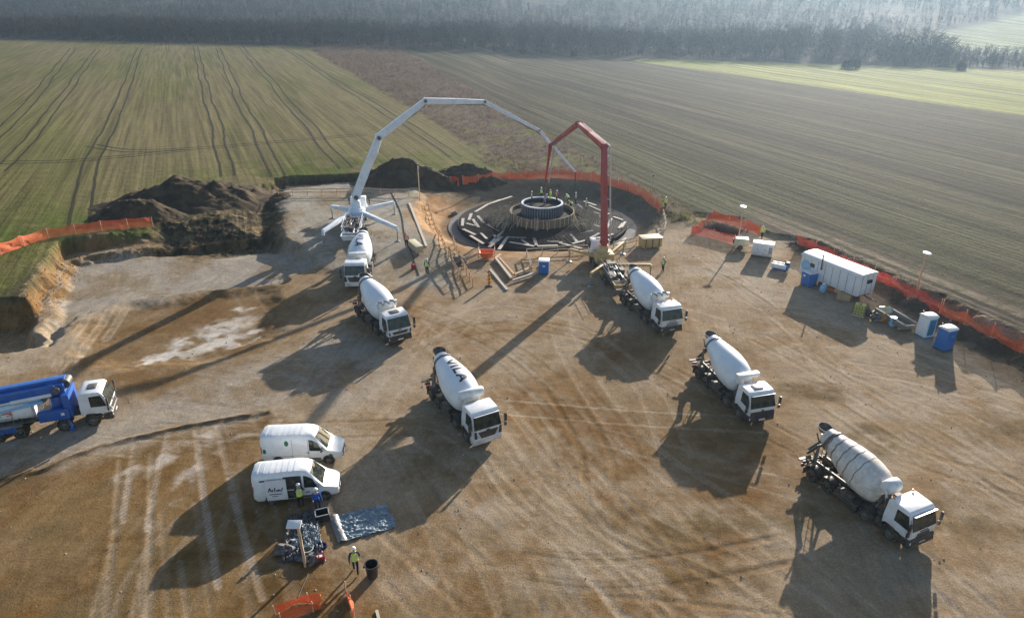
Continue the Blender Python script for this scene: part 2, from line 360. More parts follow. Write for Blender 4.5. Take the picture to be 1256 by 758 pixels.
def axis(lo, hi, step, lo2, hi2, gr):
    a = list(np.arange(lo, hi, step)); s = step; x = a[-1]
    while x < hi2: s *= gr; x += s; a.append(x)
    s = step; x = a[0]; b = []
    while x > lo2: s *= gr; x -= s; b.append(x)
    return np.array(b[::-1] + a)
GX = axis(-57, 57, .15, -1300, 1300, 1.03)
GY = np.concatenate([np.arange(-70, 22, 3.), np.arange(22, 58, .125), np.arange(58, 90, .18)]); GY = np.concatenate([GY, axis(90, 136, .28, 90, 1650, 1.022)])
XX, YY = np.meshgrid(GX, GY)
ZZ = hbase(XX, YY)
so_ = -sdist(XX + 1.0 * (fbm(XX * .5, YY * .5, 3) - .5), YY + 1.0 * (fbm(XX * .5, YY * .5, 4) - .5), SITE)
n1, n2, n3, n4 = fbm(XX * .07, YY * .07, 31), fbm(XX * .3, YY * .3, 32), fbm(XX * 1.1, YY * 1.1, 33), fbm(XX * 3.1, YY * 3.1, 34, 3)
COLR = np.zeros(XX.shape + (3,)); A3 = lambda *c: np.array(c)
def mixc(c, wgt): global COLR; wgt = np.clip(wgt, 0, 1)[..., None]; COLR = COLR * (1 - wgt) + np.asarray(c) * wgt
JX = XX + 3.0 * (n2 - .5) + 1.0 * (n3 - .5); JY = YY + 3.0 * (fbm(XX * .3, YY * .3, 35) - .5) + 1.0 * (fbm(XX * 1.1, YY * 1.1, 36) - .5)
COLR[:] = (.276, .203, .131)
mixc((.215, .145, .078), ss(.5, .72, n1)); mixc((.34, .272, .195), ss(.52, .3, n1) * .6)
# gravel and clay
mixc((.305, .258, .205), ss(-2, 2, sdist(JX, JY, ROAD)) * .85)
mixc((.29, .25, .2), ss(-1, 1.2, sdist(JX, JY, PLAT)))
mixc((.30, .265, .215), ss(-1, 1.5, sdist(JX, JY, PAD)))
mixc((.185, .115, .05), ss(-.8, 1.5, sdist(JX, JY, OCHRE)) * (.72 + .5 * n2)); mixc((.13, .088, .042), ss(-.8, 1.5, sdist(JX, JY, OCHRE)) * ss(.52, .7, fbm(XX * .22, YY * .22, 38)) * .7)
mixc((.185, .12, .06), ss(-.8, 1.0, sdist(JX, JY, CLAY)) * (.7 + .5 * n2))
def blob(px, py, rx, ry, c, wgt, rot=0., thr=(.3, .62)):
    q = at(px, py); dx, dy = JX - q[0], JY - q[1]; ca, sa = math.cos(rot), math.sin(rot)
    d = np.hypot((dx * ca + dy * sa) / rx, (-dx * sa + dy * ca) / ry)
    mixc(c, (1 - ss(.4, 1.15, d)) * wgt * ss(thr[0], thr[1], .6 * n3 + .4 * n2))
for b in [(280, 395, 3.5, 2.0, .5), (240, 415, 4.0, 1.6, .4), (275, 412, 3.0, 1.6, .5), (292, 376, 1.8, 1.2, .3), (225, 430, 3.2, 1.2, .4), (190, 437, 2.2, .8, .3), (255, 420, 2.4, 1.0, .5), (318, 400, 1.2, .8, .2), (300, 415, 2.0, .8, .6)]:
    blob(b[0], b[1], b[2], b[3], (.5, .45, .39), .95, b[4], (.38, .58))
for b in [(335, 525, 2.2, 1.2), (250, 540, 1.6, 1.0), (205, 560, 1.0, 3.0), (240, 580, .8, 3.4), (170, 575, .8, 2.6), (275, 530, 2.4, 1.0)]:
    blob(b[0], b[1], b[2], b[3], (.43, .37, .31), .75, 0, (.4, .6))
for b in [(735, 545, 5, 6, .4), (690, 495, 4, 5, .2), (770, 430, 3.5, 5, .5), (840, 690, 6, 2.2, .3), (800, 745, 5, 2.5, .2), (900, 600, 4, 3.5, 0), (755, 590, 3, 3, 0), (660, 520, 2.5, 6, .6), (560, 410, 5, 3, 0), (950, 560, 3, 2, 0)]:
    blob(b[0], b[1], b[2], b[3], (.185, .108, .045), .85, b[4], (.3, .6))
for b in [(840, 660, 5, 1.6, .2), (960, 640, 3, 1.5, 0), (1230, 530, 5, 3, 0), (1000, 480, 4, 2, 0), (905, 655, 2.5, 1.2, 0), (760, 650, 4, 2, .3), (1180, 640, 4, 2, 0), (1060, 545, 4, 2, .2), (870, 720, 4, 2, 0), (640, 730, 5, 1.5, 0), (50, 660, 3, 2, 0), (20, 655, 1.5, 1, 0), (200, 690, 4, 1.5, 0), (350, 720, 3, 1.5, 0)]:
    blob(b[0], b[1], b[2], b[3], (.13, .092, .042), .7, b[4])
for b in [(645, 610, 5, 4, .2), (700, 690, 6, 3, .3), (560, 690, 5, 3, 0), (880, 340, 7, 5, 0), (1000, 420, 6, 6, 0), (560, 380, 4, 3, .3), (700, 380, 3, 4, 0), (960, 350, 6, 6, 0), (1150, 500, 4, 5, 0)]:
    blob(b[0], b[1], b[2], b[3], (.36, .285, .205), .5, b[4], (.25, .6))
# movement of tyres over the site
TRACK = np.zeros(XX.shape); RUT = np.zeros(XX.shape)
def track(line, width=.42, gauge=2.0, c=(.40, .33, .25), amt=.5, depth=.035, pair=True):
    global COLR
    line = np.asarray(line); d = np.gradient(line, axis=0); nn = np.stack([-d[:, 1], d[:, 0]], 1); nn /= np.linalg.norm(nn, axis=1)[:, None] + 1e-9
    for sgn in ((-.5, .5) if pair else (0,)):
        L_ = line + nn * gauge * sgn
        x0, x1 = np.searchsorted(GX, [L_[:, 0].min() - 1, L_[:, 0].max() + 1]); y0, y1 = np.searchsorted(GY, [L_[:, 1].min() - 1, L_[:, 1].max() + 1])
        sl = np.s_[y0:y1, x0:x1]
        if (y1 - y0) * (x1 - x0) == 0: continue
        dd = ldist(XX[sl] + .07 * (n4[sl] - .5), YY[sl] + .1 * (n3[sl] - .5), L_)
        wg = np.clip((1 - ss(width * .35, width * .7, dd)) * .42 + .85 * np.exp(-((dd - width * .42) / .075) ** 2), 0, 1) * amt * ss(.28, .6, .5 * n2[sl] + .5 * n4[sl] + .08)
        COLR[sl] = COLR[sl] * (1 - wg[..., None]) + np.asarray(c) * wg[..., None]
        RUT[sl] += -depth * (1 - ss(width * .3, width * .7, dd)) + depth * .6 * np.exp(-((dd - width * .85) / .16) ** 2)
PALE, OCH, DRK = (.42, .345, .26), (.2, .125, .055), (.13, .095, .06)
def T(px, **k): track(catmull(atl(px), 10), **k)
for pxs in [[(570, 560), (610, 620), (690, 700), (760, 790)], [(600, 550), (650, 610), (760, 690), (880, 790)], [(640, 500), (690, 560), (790, 640), (900, 690), (1010, 760)], [(520, 600), (560, 680), (600, 790)],
            [(1256, 500), (1180, 478), (1120, 462), (1040, 450)], [(1256, 560), (1160, 500), (1040, 450), (960, 390), (900, 340), (860, 310)],
            [(620, 560), (700, 640), (860, 720), (960, 790)], [(500, 420), (600, 380), (700, 400), (790, 470), (830, 560)], [(440, 520), (520, 440), (600, 370), (650, 345)],
            [(700, 340), (690, 400), (730, 480), (800, 560), (920, 640), (1060, 760)], [(850, 330), (960, 390), (1040, 470), (1200, 560)]]:
    T(pxs, c=PALE, amt=.3, width=.42, depth=.01)
for pxs in [[(670, 460), (700, 500), (730, 560), (740, 620)], [(655, 480), (690, 540), (700, 590)], [(700, 470), (745, 520), (770, 570), (765, 620)], [(640, 690), (740, 700), (860, 690), (970, 672)], [(560, 640), (620, 690), (640, 758)],
            [(400, 470), (520, 420), (640, 400), (760, 420)], [(780, 600), (840, 660), (880, 740)], [(1020, 500), (1120, 560), (1256, 600)], [(690, 580), (760, 650), (900, 700)], [(500, 380), (560, 400), (640, 440), (700, 500)]]:
    T(pxs, c=OCH, amt=.38, width=.45, depth=.014)
for pxs in [[(0, 592), (60, 572), (120, 549), (200, 530), (330, 504)], [(640, 695), (740, 706), (860, 694), (960, 674)], [(865, 330), (900, 345), (960, 385)], [(100, 445), (130, 430), (160, 405)], [(95, 420), (70, 470), (10, 500)]]:
    T(pxs, c=DRK, amt=.5, depth=.02, pair=pxs[0][0] == 640, width=.38)
for pxs in [[(167, 537), (158, 590), (150, 640)], [(207, 530), (192, 590), (180, 650)], [(240, 528), (250, 610), (268, 720)], [(266, 522), (292, 630), (322, 735)], [(232, 640), (180, 700), (150, 790)]]:
    T(pxs, c=(.43, .37, .31), amt=.62 if pxs[0][0] not in (60, 232, 345) else .22, width=.3, gauge=1.7, depth=.012, pair=pxs[0][0] in (60, 232))
for pxs in [[(110, 385), (85, 420), (55, 470), (0, 520)], [(140, 372), (112, 410), (80, 455), (20, 510)], [(160, 366), (128, 412)]]:
    T(pxs, c=(.40, .31, .21), amt=.8, width=.8, pair=False, depth=.0)
for i in range(46):
    p = np.array(at(random.uniform(150, 1250), random.uniform(330, 757)))
    if random.random() < .3: p = np.array(at(random.uniform(-50, 420), random.uniform(520, 757)))
    a = random.choice([R(-60), R(-66), R(-54), R(-62), R(-48), R(-10)]) + random.gauss(0, .13); k = random.gauss(0, .012); L_ = [p.copy()]
    for j in range(random.randint(7, 26)): a += k; p = p + np.array((math.cos(a), math.sin(a))) * 1.3; L_.append(p.copy())
    track(L_, c=random.choice([PALE, PALE, OCH, (.3, .22, .14), (.27, .24, .2)]), amt=random.uniform(.1, .4), width=random.uniform(.22, .45), depth=random.uniform(.0, .022))
RUT *= ss(.6, -1.2, so_)
# slope and walls of the pit, banks, loose topsoil
rr = np.hypot(XX - C0[0], YY - C0[1]); th = np.arctan2(YY - C0[1], XX - C0[0])
left = ss(.4, -.35, np.cos(th)) * ss(.75, .35, np.sin(th))
ring = ss(13.6, 14.4, rr)
mixc((.12, .098, .07), ss(23.5, 19, rr + 2 * (n3 - .5)) * ring * (1 - left) * ss(-.55, -.1, np.sin(th)))
mixc((.40, .26, .15), left * ss(21, 18.5, rr + 1.5 * (n3 - .5)) * ring)
mixc((.2, .15, .1), ss(15.6, 14.6, rr) * ring * .8)
gy_, gx_ = np.gradient(ZZ, GY, GX); slope = np.hypot(gx_, gy_)
mixc((.19, .118, .056), ss(.3, .7, slope) * ss(2.5, .5, so_) * ss(-3, -.5, so_) * ss(10, -10, XX))
mixc((.075, .058, .042), ss(3.0, 1.2, ldist(JX, JY, RIDGE)))
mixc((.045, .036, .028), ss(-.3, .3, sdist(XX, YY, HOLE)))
mixc((.055, .045, .036), ss(-.4, .6, sdist(JX, JY, atl([(335, 245), (346, 238), (440, 228), (560, 236), (600, 226), (560, 205), (440, 200), (350, 228)]))) * .9)
# ---- land outside the site
out = ss(.2, 1.4, so_ + 1.0 * (n4 - .5))
s_ = XX * TRN[0] + YY * TRN[1] - 350
GREEN = atl([(-900, 60), (-200, 52), (370, 56), (600, 196), (628, 214), (560, 232), (330, 250), (190, 300), (80, 320), (0, 395), (-900, 420)])
STRIP = atl([(368, 56), (482, 63), (640, 150), (845, 262), (905, 282), (820, 268), (760, 228), (690, 213), (600, 205), (590, 190)])
YEL = atl([(775, 76), (1300, 150), (1900, 240), (1900, 90), (1256, 88), (800, 73)])
FIELD = np.zeros(XX.shape + (4,)); FIELD[..., 3] = 1
base = COLR.copy()
mixc((.115, .10, .055), out)                                # winter plough land
sg = ss(-1.5, 1.5, sdist(XX, YY, GREEN)); 
hd_ = R(-65.5); across = XX * math.sin(hd_) - YY * math.cos(hd_); along = XX * math.cos(hd_) + YY * math.sin(hd_)
g1 = fbm(across * .10, along * .012, 41); g2 = fbm(across * .5, along * .02, 42, 3)
COLG = np.array((.125, .116, .042)) * (.8 + .4 * g2[..., None]); COLG = COLG * (1 - ss(.36, .62, g1)[..., None] * .8) + np.array((.16, .13, .066)) * ss(.36, .62, g1)[..., None] * .8
gn = ss(30, 5, so_)[..., None] * ss(.35, .6, n2)[..., None] * .8; COLG = COLG * (1 - gn) + np.array((.08, .102, .022)) * gn
mixc(COLG, out * sg)
hr_ = R(-69.5); ac2 = XX * math.sin(hr_) - YY * math.cos(hr_); al2 = XX * math.cos(hr_) + YY * math.sin(hr_)
q1 = fbm(ac2 * .09, al2 * .01, 51); q2 = fbm(ac2 * .55, al2 * .015, 52, 3); q3 = fbm(XX * .018, YY * .018, 53)
COLP = np.array((.07, .06, .034)) * (.72 + .56 * q2[..., None]); COLP = COLP * (1 - ss(.4, .7, q1)[..., None] * .7) + np.array((.048, .038, .025)) * ss(.4, .7, q1)[..., None] * .7
COLP = COLP * (1 - ss(.5, .7, q3)[..., None] * .5) + np.array((.064, .066, .028)) * ss(.5, .7, q3)[..., None] * .5
sr = (1 - sg) * out; mixc(COLP, sr)
mixc(np.array((.23, .23, .07)) * (.85 + .3 * fbm(ac2 * .05, al2 * .008, 57)[..., None]), sr * ss(-2, 2, sdist(XX, YY, YEL)))
st_ = ss(-1.5, 1.0, sdist(XX + 3 * (n2 - .5), YY + 3 * (n3 - .5), STRIP)) * out
mixc((.115, .086, .066), st_ * .9); mixc((.14, .135, .05), st_ * ss(.55, .72, n2) * ss(230, 130, YY))
mixc((.145, .115, .082), out * ss(34, 38, XX) * ss(9, 2, so_) * ss(.3, .6, n3))   # scuffed earth beyond the right fence
mixc((.085, .066, .047), out * ss(30, 36, XX) * ss(5.5, 1.5, np.abs(so_ - 4)) * ss(.5, .62, fbm(ac2 * 1.2, al2 * .06, 58)))
rg_ = ss(-1.5, 1.5, sdist(JX, JY, ROUGH)); mixc((.105, .085, .05), rg_ * .9); mixc((.05, .04, .026), rg_ * ss(.42, .6, n3)); mixc((.19, .135, .075), rg_ * ss(.6, .72, fbm(XX * .8, YY * .8, 39)))
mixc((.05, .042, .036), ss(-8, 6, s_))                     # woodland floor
PALEF = np.array([hit(*p)[:2] for p in [(1035, 51), (1120, 60), (1256, 66), (1420, 76), (1420, 8), (1256, 15), (1180, 35), (1110, 46)]])
mixc(np.array((.185, .195, .095)) * (.9 + .2 * n1[..., None]), ss(-6, 6, sdist(XX, YY, PALEF)))
PALE2 = np.array([hit(*p)[:2] for p in [(950, 52), (1040, 52), (1035, 57), (960, 56)]]); mixc((.2, .2, .12), ss(-6, 6, sdist(XX, YY, PALE2)) * .8)
# relief in the small
EDGE = catmull(atl([(-40, 602), (0, 592), (60, 574), (120, 549), (200, 530), (268, 516), (330, 504)]), 10); ed_ = np.exp(-(ldist(JX * .25 + XX * .75, JY * .25 + YY * .75, EDGE) / .24) ** 2); mixc((.11, .078, .045), ed_ * 1.1 * ss(.25, .5, n3))
rough = ss(.6, -.6, so_)
ZZ = ZZ + .18 * ed_ * (.4 + 1.1 * n3)
ZZ = ZZ + RUT + rough * (.05 * (n2 - .5) + .035 * (n3 - .5) + .02 * (n4 - .5)) + (1 - rough) * ss(150, 110, YY) * (.08 * (n3 - .5) + .05 * (n4 - .5))
loose = np.clip(ss(.25, .6, slope) + ss(3.2, 1.5, ldist(XX, YY, RIDGE)), 0, 1) * ss(6, 2, np.abs(so_)); loose = np.maximum(loose, rg_ * 1.0); ZZ = ZZ + loose * (.3 * (n3 - .5) + .22 * (n4 - .5))
flat = ss(16.2, 15.0, rr); ZZ = ZZ - .1 * flat
ny, nx = XX.shape
me = bpy.data.meshes.new('ground'); me.vertices.add(nx * ny); me.vertices.foreach_set('co', np.stack([XX, YY, ZZ], -1).reshape(-1).astype(np.float32))
idx = np.arange(nx * ny, dtype=np.int32).reshape(ny, nx); F = np.stack([idx[:-1, :-1], idx[:-1, 1:], idx[1:, 1:], idx[1:, :-1]], -1).reshape(-1, 4); nf = len(F)
me.loops.add(nf * 4); me.loops.foreach_set('vertex_index', F.reshape(-1)); me.polygons.add(nf)
me.polygons.foreach_set('loop_start', np.arange(0, nf * 4, 4, dtype=np.int32)); me.polygons.foreach_set('loop_total', np.full(nf, 4, np.int32)); me.polygons.foreach_set('use_smooth', np.ones(nf, bool)); me.update(calc_edges=True)
a = me.color_attributes.new('col', 'FLOAT_COLOR', 'POINT'); c4 = np.ones((ny, nx, 4), np.float32); c4[..., :3] = COLR; a.data.foreach_set('color', c4.reshape(-1))
zn = me.color_attributes.new('zone', 'FLOAT_COLOR', 'POINT'); z4 = np.zeros((ny, nx, 4), np.float32); z4[..., 0] = out * sg * (1 - st_); z4[..., 1] = sr * (1 - st_); z4[..., 2] = 1 - out; z4[..., 3] = 1; zn.data.foreach_set('color', z4.reshape(-1))
gm = bpy.data.materials.new('ground'); gm.use_nodes = True; N = gm.node_tree.nodes; L = gm.node_tree.links; b = N['Principled BSDF']; b.inputs['Roughness'].default_value = .95; b.inputs['Specular IOR Level'].default_value = .03
def nd(t, **k):
    n = N.new(t)
    for a_, v_ in k.items(): setattr(n, a_, v_)
    return n
tc = nd('ShaderNodeTexCoord'); at1 = nd('ShaderNodeAttribute', attribute_name='col'); at2 = nd('ShaderNodeAttribute', attribute_name='zone'); sp = nd('ShaderNodeSeparateColor'); L.new(at2.outputs['Color'], sp.inputs[0])
def noise(scale, det=6, rg=.6, vec=None):
    n = nd('ShaderNodeTexNoise'); n.inputs['Scale'].default_value = scale; n.inputs['Detail'].default_value = det; n.inputs['Roughness'].default_value = rg; L.new(vec or tc.outputs['Object'], n.inputs['Vector']); return n.outputs['Fac']
def mrange(x, a0, a1, b0, b1):
    n = nd('ShaderNodeMapRange'); L.new(x, n.inputs[0]); [setattr(n.inputs[i + 1], 'default_value', q) for i, q in enumerate((a0, a1, b0, b1))]; return n.outputs[0]
def math_(op, x, y):
    n = nd('ShaderNodeMath', operation=op); [L.new(q, n.inputs[i]) if hasattr(q, 'links') else setattr(n.inputs[i], 'default_value', q) for i, q in enumerate((x, y))]; return n.outputs[0]
def stretch(ang, sx, sy):
    r = nd('ShaderNodeVectorRotate', rotation_type='Z_AXIS'); r.inputs['Angle'].default_value = ang; L.new(tc.outputs['Object'], r.inputs['Vector'])
    m = nd('ShaderNodeMapping'); m.inputs['Scale'].default_value = (sx, sy, .3); L.new(r.outputs[0], m.inputs['Vector']); return m.outputs[0]
fine = mrange(noise(9, 6, .7), .3, .7, .74, 1.26); mid = mrange(noise(.55, 5), .3, .7, .86, 1.14)
rowL = mrange(noise(1.0, 4, .6, stretch(-hd_, .03, 1.6)), .32, .68, .62, 1.38); rowR = math_('MULTIPLY', mrange(noise(1.0, 4, .65, stretch(-hr_, .02, 1.1)), .36, .64, .5, 1.5), mrange(noise(1.0, 2, .5, stretch(-hr_, .008, .33)), .38, .62, .72, 1.28))
sA = noise(1.0, 6, .7, stretch(R(62), .22, 2.0)); sB = noise(1.0, 6, .7, stretch(R(14), .2, 1.7)); sC = noise(1.0, 6, .7, stretch(R(100), .2, 1.9))
def fmix(f, a_, b_): return math_('ADD', math_('MULTIPLY', math_('SUBTRACT', 1., f), a_), math_('MULTIPLY', f, b_))
f1 = mrange(noise(.06, 3), .42, .58, 0, 1); f2 = mrange(noise(.045, 2, .5, stretch(R(40), 1, 1)), .45, .6, 0, 1)
flow = fmix(f2, fmix(f1, sA, sB), sC); rowS = mrange(flow, .32, .68, .84, 1.16)
def blend(w_, x):  # 1 + w*(x-1)
    return math_('ADD', math_('MULTIPLY', w_, math_('SUBTRACT', x, 1.)), 1.)
k = math_('MULTIPLY', math_('MULTIPLY', fine, mid), mrange(noise(2.6, 8, .75), .33, .67, .84, 1.16))
for w_, x in ((sp.outputs[0], rowL), (sp.outputs[1], rowR), (sp.outputs[2], rowS)): k = math_('MULTIPLY', k, blend(w_, x))
damp = math_('MULTIPLY', sp.outputs[2], mrange(noise(.13, 12, .74), .48, .57, 0, .75)); grav = math_('MULTIPLY', sp.outputs[2], mrange(noise(.2, 12, .76), .53, .6, 0, .5))
def tint(src, f, col):
    m = nd('ShaderNodeMix', data_type='RGBA', blend_type='MULTIPLY'); L.new(f, m.inputs[0]); L.new(src, m.inputs[6]); m.inputs[7].default_value = (*col, 1); return m.outputs[2]
csrc = tint(tint(at1.outputs['Color'], damp, (.72, .6, .44)), grav, (.93, .97, 1.08))
vm = nd('ShaderNodeVectorMath', operation='SCALE'); L.new(csrc, vm.inputs[0]); L.new(k, vm.inputs[3]); L.new(vm.outputs[0], b.inputs['Base Color'])
hgt = math_('ADD', math_('MULTIPLY', noise(7, 8, .78), .13), math_('MULTIPLY', flow, .06))
hgt = math_('ADD', hgt, math_('MULTIPLY', math_('SUBTRACT', 1., sp.outputs[2]), math_('ADD', math_('MULTIPLY', noise(3., 5, .7), .35), math_('MULTIPLY', math_('MULTIPLY', sp.outputs[1], rowR), .16))))
bp = nd('ShaderNodeBump'); bp.inputs['Strength'].default_value = .8; bp.inputs['Distance'].default_value = .55; L.new(hgt, bp.inputs['Height']); L.new(bp.outputs[0], b.inputs['Normal'])
me.materials.append(gm); go = bpy.data.objects.new('ground', me); COL.objects.link(go); tag(go, kind='structure')
def gz(x, y):
    """height of the finished ground sheet"""
    i = int(np.clip(np.searchsorted(GX, x) - 1, 0, nx - 2)); j = int(np.clip(np.searchsorted(GY, y) - 1, 0, ny - 2)); fx = (x - GX[i]) / (GX[i + 1] - GX[i]); fy = (y - GY[j]) / (GY[j + 1] - GY[j])
    return float((ZZ[j, i] * (1 - fx) + ZZ[j, i + 1] * fx) * (1 - fy) + (ZZ[j + 1, i] * (1 - fx) + ZZ[j + 1, i + 1] * fx) * fy)
def gp(px, py):
    """3D ground point at a pixel (follows the relief)"""
    x, y, z = hit(px, py); return x, y, gz(x, y)
# tractor wheelings in the far fields: shallow strips of bare earth lying on the land
mat('field_track', (.034, .03, .017), .95, var=.4, vs=.3, trans=.22)
def wheeling(px, gauge=2.2, width=.42):
    mb = MB(); P = catmull([at(*p, .6) for p in px], 14)
    P = P + np.stack([fbm(P[:, 1] * .05, P[:, 0] * .05, 77) - .5, np.zeros(len(P))], 1) * 2.0
    d = np.gradient(P, axis=0); nn = np.stack([-d[:, 1], d[:, 0]], 1); nn /= np.linalg.norm(nn, axis=1)[:, None]
    for s in (-.5, .5):
        a_ = P + nn * (s * gauge - width / 2); b_ = P + nn * (s * gauge + width / 2)
        mb.grid(lambda u, v: (lambda q: (q[0], q[1], gz(q[0], q[1]) + .035))((a_ if v < .5 else b_)[int(round(u * (len(P) - 1)))]), len(P) - 1, 1)
    tag(link('wheel_track', mb, 'field_track'), kind='structure')
for pxs, g in [([(172, 62), (150, 130), (118, 200), (100, 292)], 2.4), ([(240, 60), (252, 110), (268, 170), (282, 225)], 2.2), ([(268, 62), (292, 120), (318, 172), (345, 230)], 2.2), ([(296, 60), (345, 120), (395, 180), (425, 215)], 2.2),
               ([(350, 62), (420, 110), (500, 160), (560, 196)], 2.2), ([(90, 62), (40, 130), (-20, 190)], 2.6), ([(112, 186), (160, 193), (240, 190), (340, 182), (450, 172)], 2.0), ([(0, 208), (100, 205), (230, 192)], 2.0), ([(120, 64), (60, 150), (0, 220)], 2.2)]:
    wheeling(pxs, g)
# ------------------------------------------------------------------ woods, scrub, heaps, air
leafm = attr_mat('bare_twigs', .95, 0); stemm = attr_mat('dry_stems', .95, .5)
def strokes(P, Tp, wd, colr):
    """thin quads from P to Tp (n,3), turned at random about their length"""
    n = len(P); d = Tp - P; r = rng.normal(size=(n, 3)); s = np.cross(d, r); s /= np.linalg.norm(s, axis=1)[:, None] + 1e-9; s *= wd[:, None] / 2
    return np.stack([P - s, P + s, Tp + s * .55, Tp - s * .55], 1), colr
def wood(name, xy, hgt, k, wd, tint, label=None, lo=.1, hi=.3):
    n = len(xy); base = np.c_[xy, hbase(xy[:, 0], xy[:, 1])]
    P = np.repeat(base, k, 0); h = np.repeat(hgt, k); N_ = n * k
    ang = rng.uniform(0, 2 * np.pi, N_); u = rng.uniform(.12, .75, N_); spread = h * .26
    p0 = P + np.c_[np.cos(ang) * spread * u * .5, np.sin(ang) * spread * u * .5, h * u]
    ln = h * rng.uniform(lo, hi, N_); tw = ang + rng.normal(0, .9, N_); tl_ = rng.uniform(.2, 1.1, N_)
    p1 = p0 + np.c_[np.cos(tw) * ln * tl_, np.sin(tw) * ln * tl_, ln * rng.uniform(.1, 1, N_)]
    p1[:, 2] = np.minimum(p1[:, 2], P[:, 2] + h * rng.uniform(.85, 1.03, N_))
    tr = rng.random(N_) < 1.5 / k; p0[tr] = P[tr]; p1[tr] = P[tr] + np.c_[np.zeros(tr.sum()), np.zeros(tr.sum()), h[tr] * .7]
    c = np.repeat(tint * rng.uniform(.7, 1.3, (n, 1)), k, 0) * rng.uniform(.75, 1.25, (N_, 1))
    Q, c = strokes(p0, p1, wd * rng.uniform(.5, 1.3, N_), c); o = quad_mesh(name, Q, c, leafm); tag(o, label, kind='stuff'); return o
tl = lambda q, s: np.stack([q * TRN[1] + (350 + s) * TRN[0], -q * TRN[0] + (350 + s) * TRN[1]], -1)
BR = np.array((.06, .045, .037))
n = 2600; q = rng.uniform(-560, 90, n); s = rng.uniform(0, 1, n) ** .8 * 70
belt = tl(q, s); gap = fbm(q * .02, s * .02, 61)
ht = rng.uniform(9, 15, n) * (.75 + .5 * gap) * (.55 + .45 * ss(0, 14, s)); wood('bare_woodland_edge', belt, ht, 40, np.array(.24), BR * rng.uniform(.85, 1.15, (n, 1)), 'brown leafless trees along the far edge of the green field')
n = 3600; q = rng.uniform(60, 560, n); s = rng.uniform(0, 1, n) ** 1.3 * 60
belt = tl(q, s); thin = ss(140, 220, q); keep = rng.random(n) > thin * ss(4, 12, s) * .0; belt = belt[keep]; m = len(belt)
wood('bare_woodland_verge', belt, rng.uniform(2.5, 6, m) * (1 - .35 * thin[keep]), 46, np.array(.15), BR * rng.uniform(.7, 1.2, (m, 1)), 'low grey scrub wood along the far edge of the ploughed field', .08, .22)
n = 44000; x = rng.uniform(-900, 1000, n); y = rng.uniform(260, 1150, n); s = x * TRN[0] + y * TRN[1] - 350
dens = fbm(x * .011, y * .011, 63); keep = (s > 55) & (s < 720) & (np.abs(x) < .82 * y + 40) & (dens > .30) & (sdist(x, y, PALEF) < -3) & (sdist(x, y, PALE2) < -2); xy = np.c_[x, y][keep]; m = len(xy)
mix = fbm(xy[:, 0] * .02, xy[:, 1] * .02, 64)[:, None]; tint = BR * (.75 + .5 * mix) + np.array((.01, .02, .0)) * (mix > .55)
wood('hillside_forest', xy, rng.uniform(7, 12, m) * (.8 + .4 * mix[:, 0]) * (1 - .45 * ss(60, 280, xy[:, 0]) * ss(700, 350, xy[:, 1])), 26, np.array(.26), tint, 'hazy leafless forest covering the far hillside', .06, .2)
# scrub strip between the two fields
n = 80000; y = 85 + 355 * rng.random(n) ** 2.2; x = rng.uniform(-130, 60, n); d = sdist(x, y, STRIP); keep = d > rng.uniform(-2.0, .5, n); x, y, d = x[keep], y[keep], d[keep]
far = ss(120, 300, y); keep = rng.random(len(x)) < (.95 + .05 * far) * (.45 + 1.0 * ss(.35, .6, fbm(x * .12, y * .12, 71))); x, y = x[keep], y[keep]
z = hbase(x, y); h = rng.uniform(.3, 1.1, len(x)) * (.55 + .45 * ss(110, 280, y)) * (.6 + .8 * fbm(x * .2, y * .2, 73)); k = 6
P = np.repeat(np.c_[x + 0, y, z], k, 0) + rng.normal(0, .22, (len(x) * k, 3)) * (1, 1, 0); H_ = np.repeat(h, k); a_ = rng.uniform(0, 6.28, len(P)); ln = H_ * rng.uniform(.5, 1.1, len(P))
Tp = P + np.c_[np.cos(a_) * ln * .45, np.sin(a_) * ln * .45, ln]
gmask = (fbm(x * .09, y * .09, 72) > .56) & (y < 190) ; cc = np.where(gmask[:, None], np.array((.15, .14, .05)), np.array((.14, .106, .083))) * rng.uniform(.8, 1.2, (len(x), 1))
Q, c = strokes(P, Tp, np.full(len(P), .07) * (1 + ss(150, 350, P[:, 1])), np.repeat(cc, k, 0) * rng.uniform(.8, 1.2, (len(P), 1)))
tag(quad_mesh('dry_scrub', Q, c, stemm), 'dry brown weeds and scrub in the strip between the fields', kind='stuff')
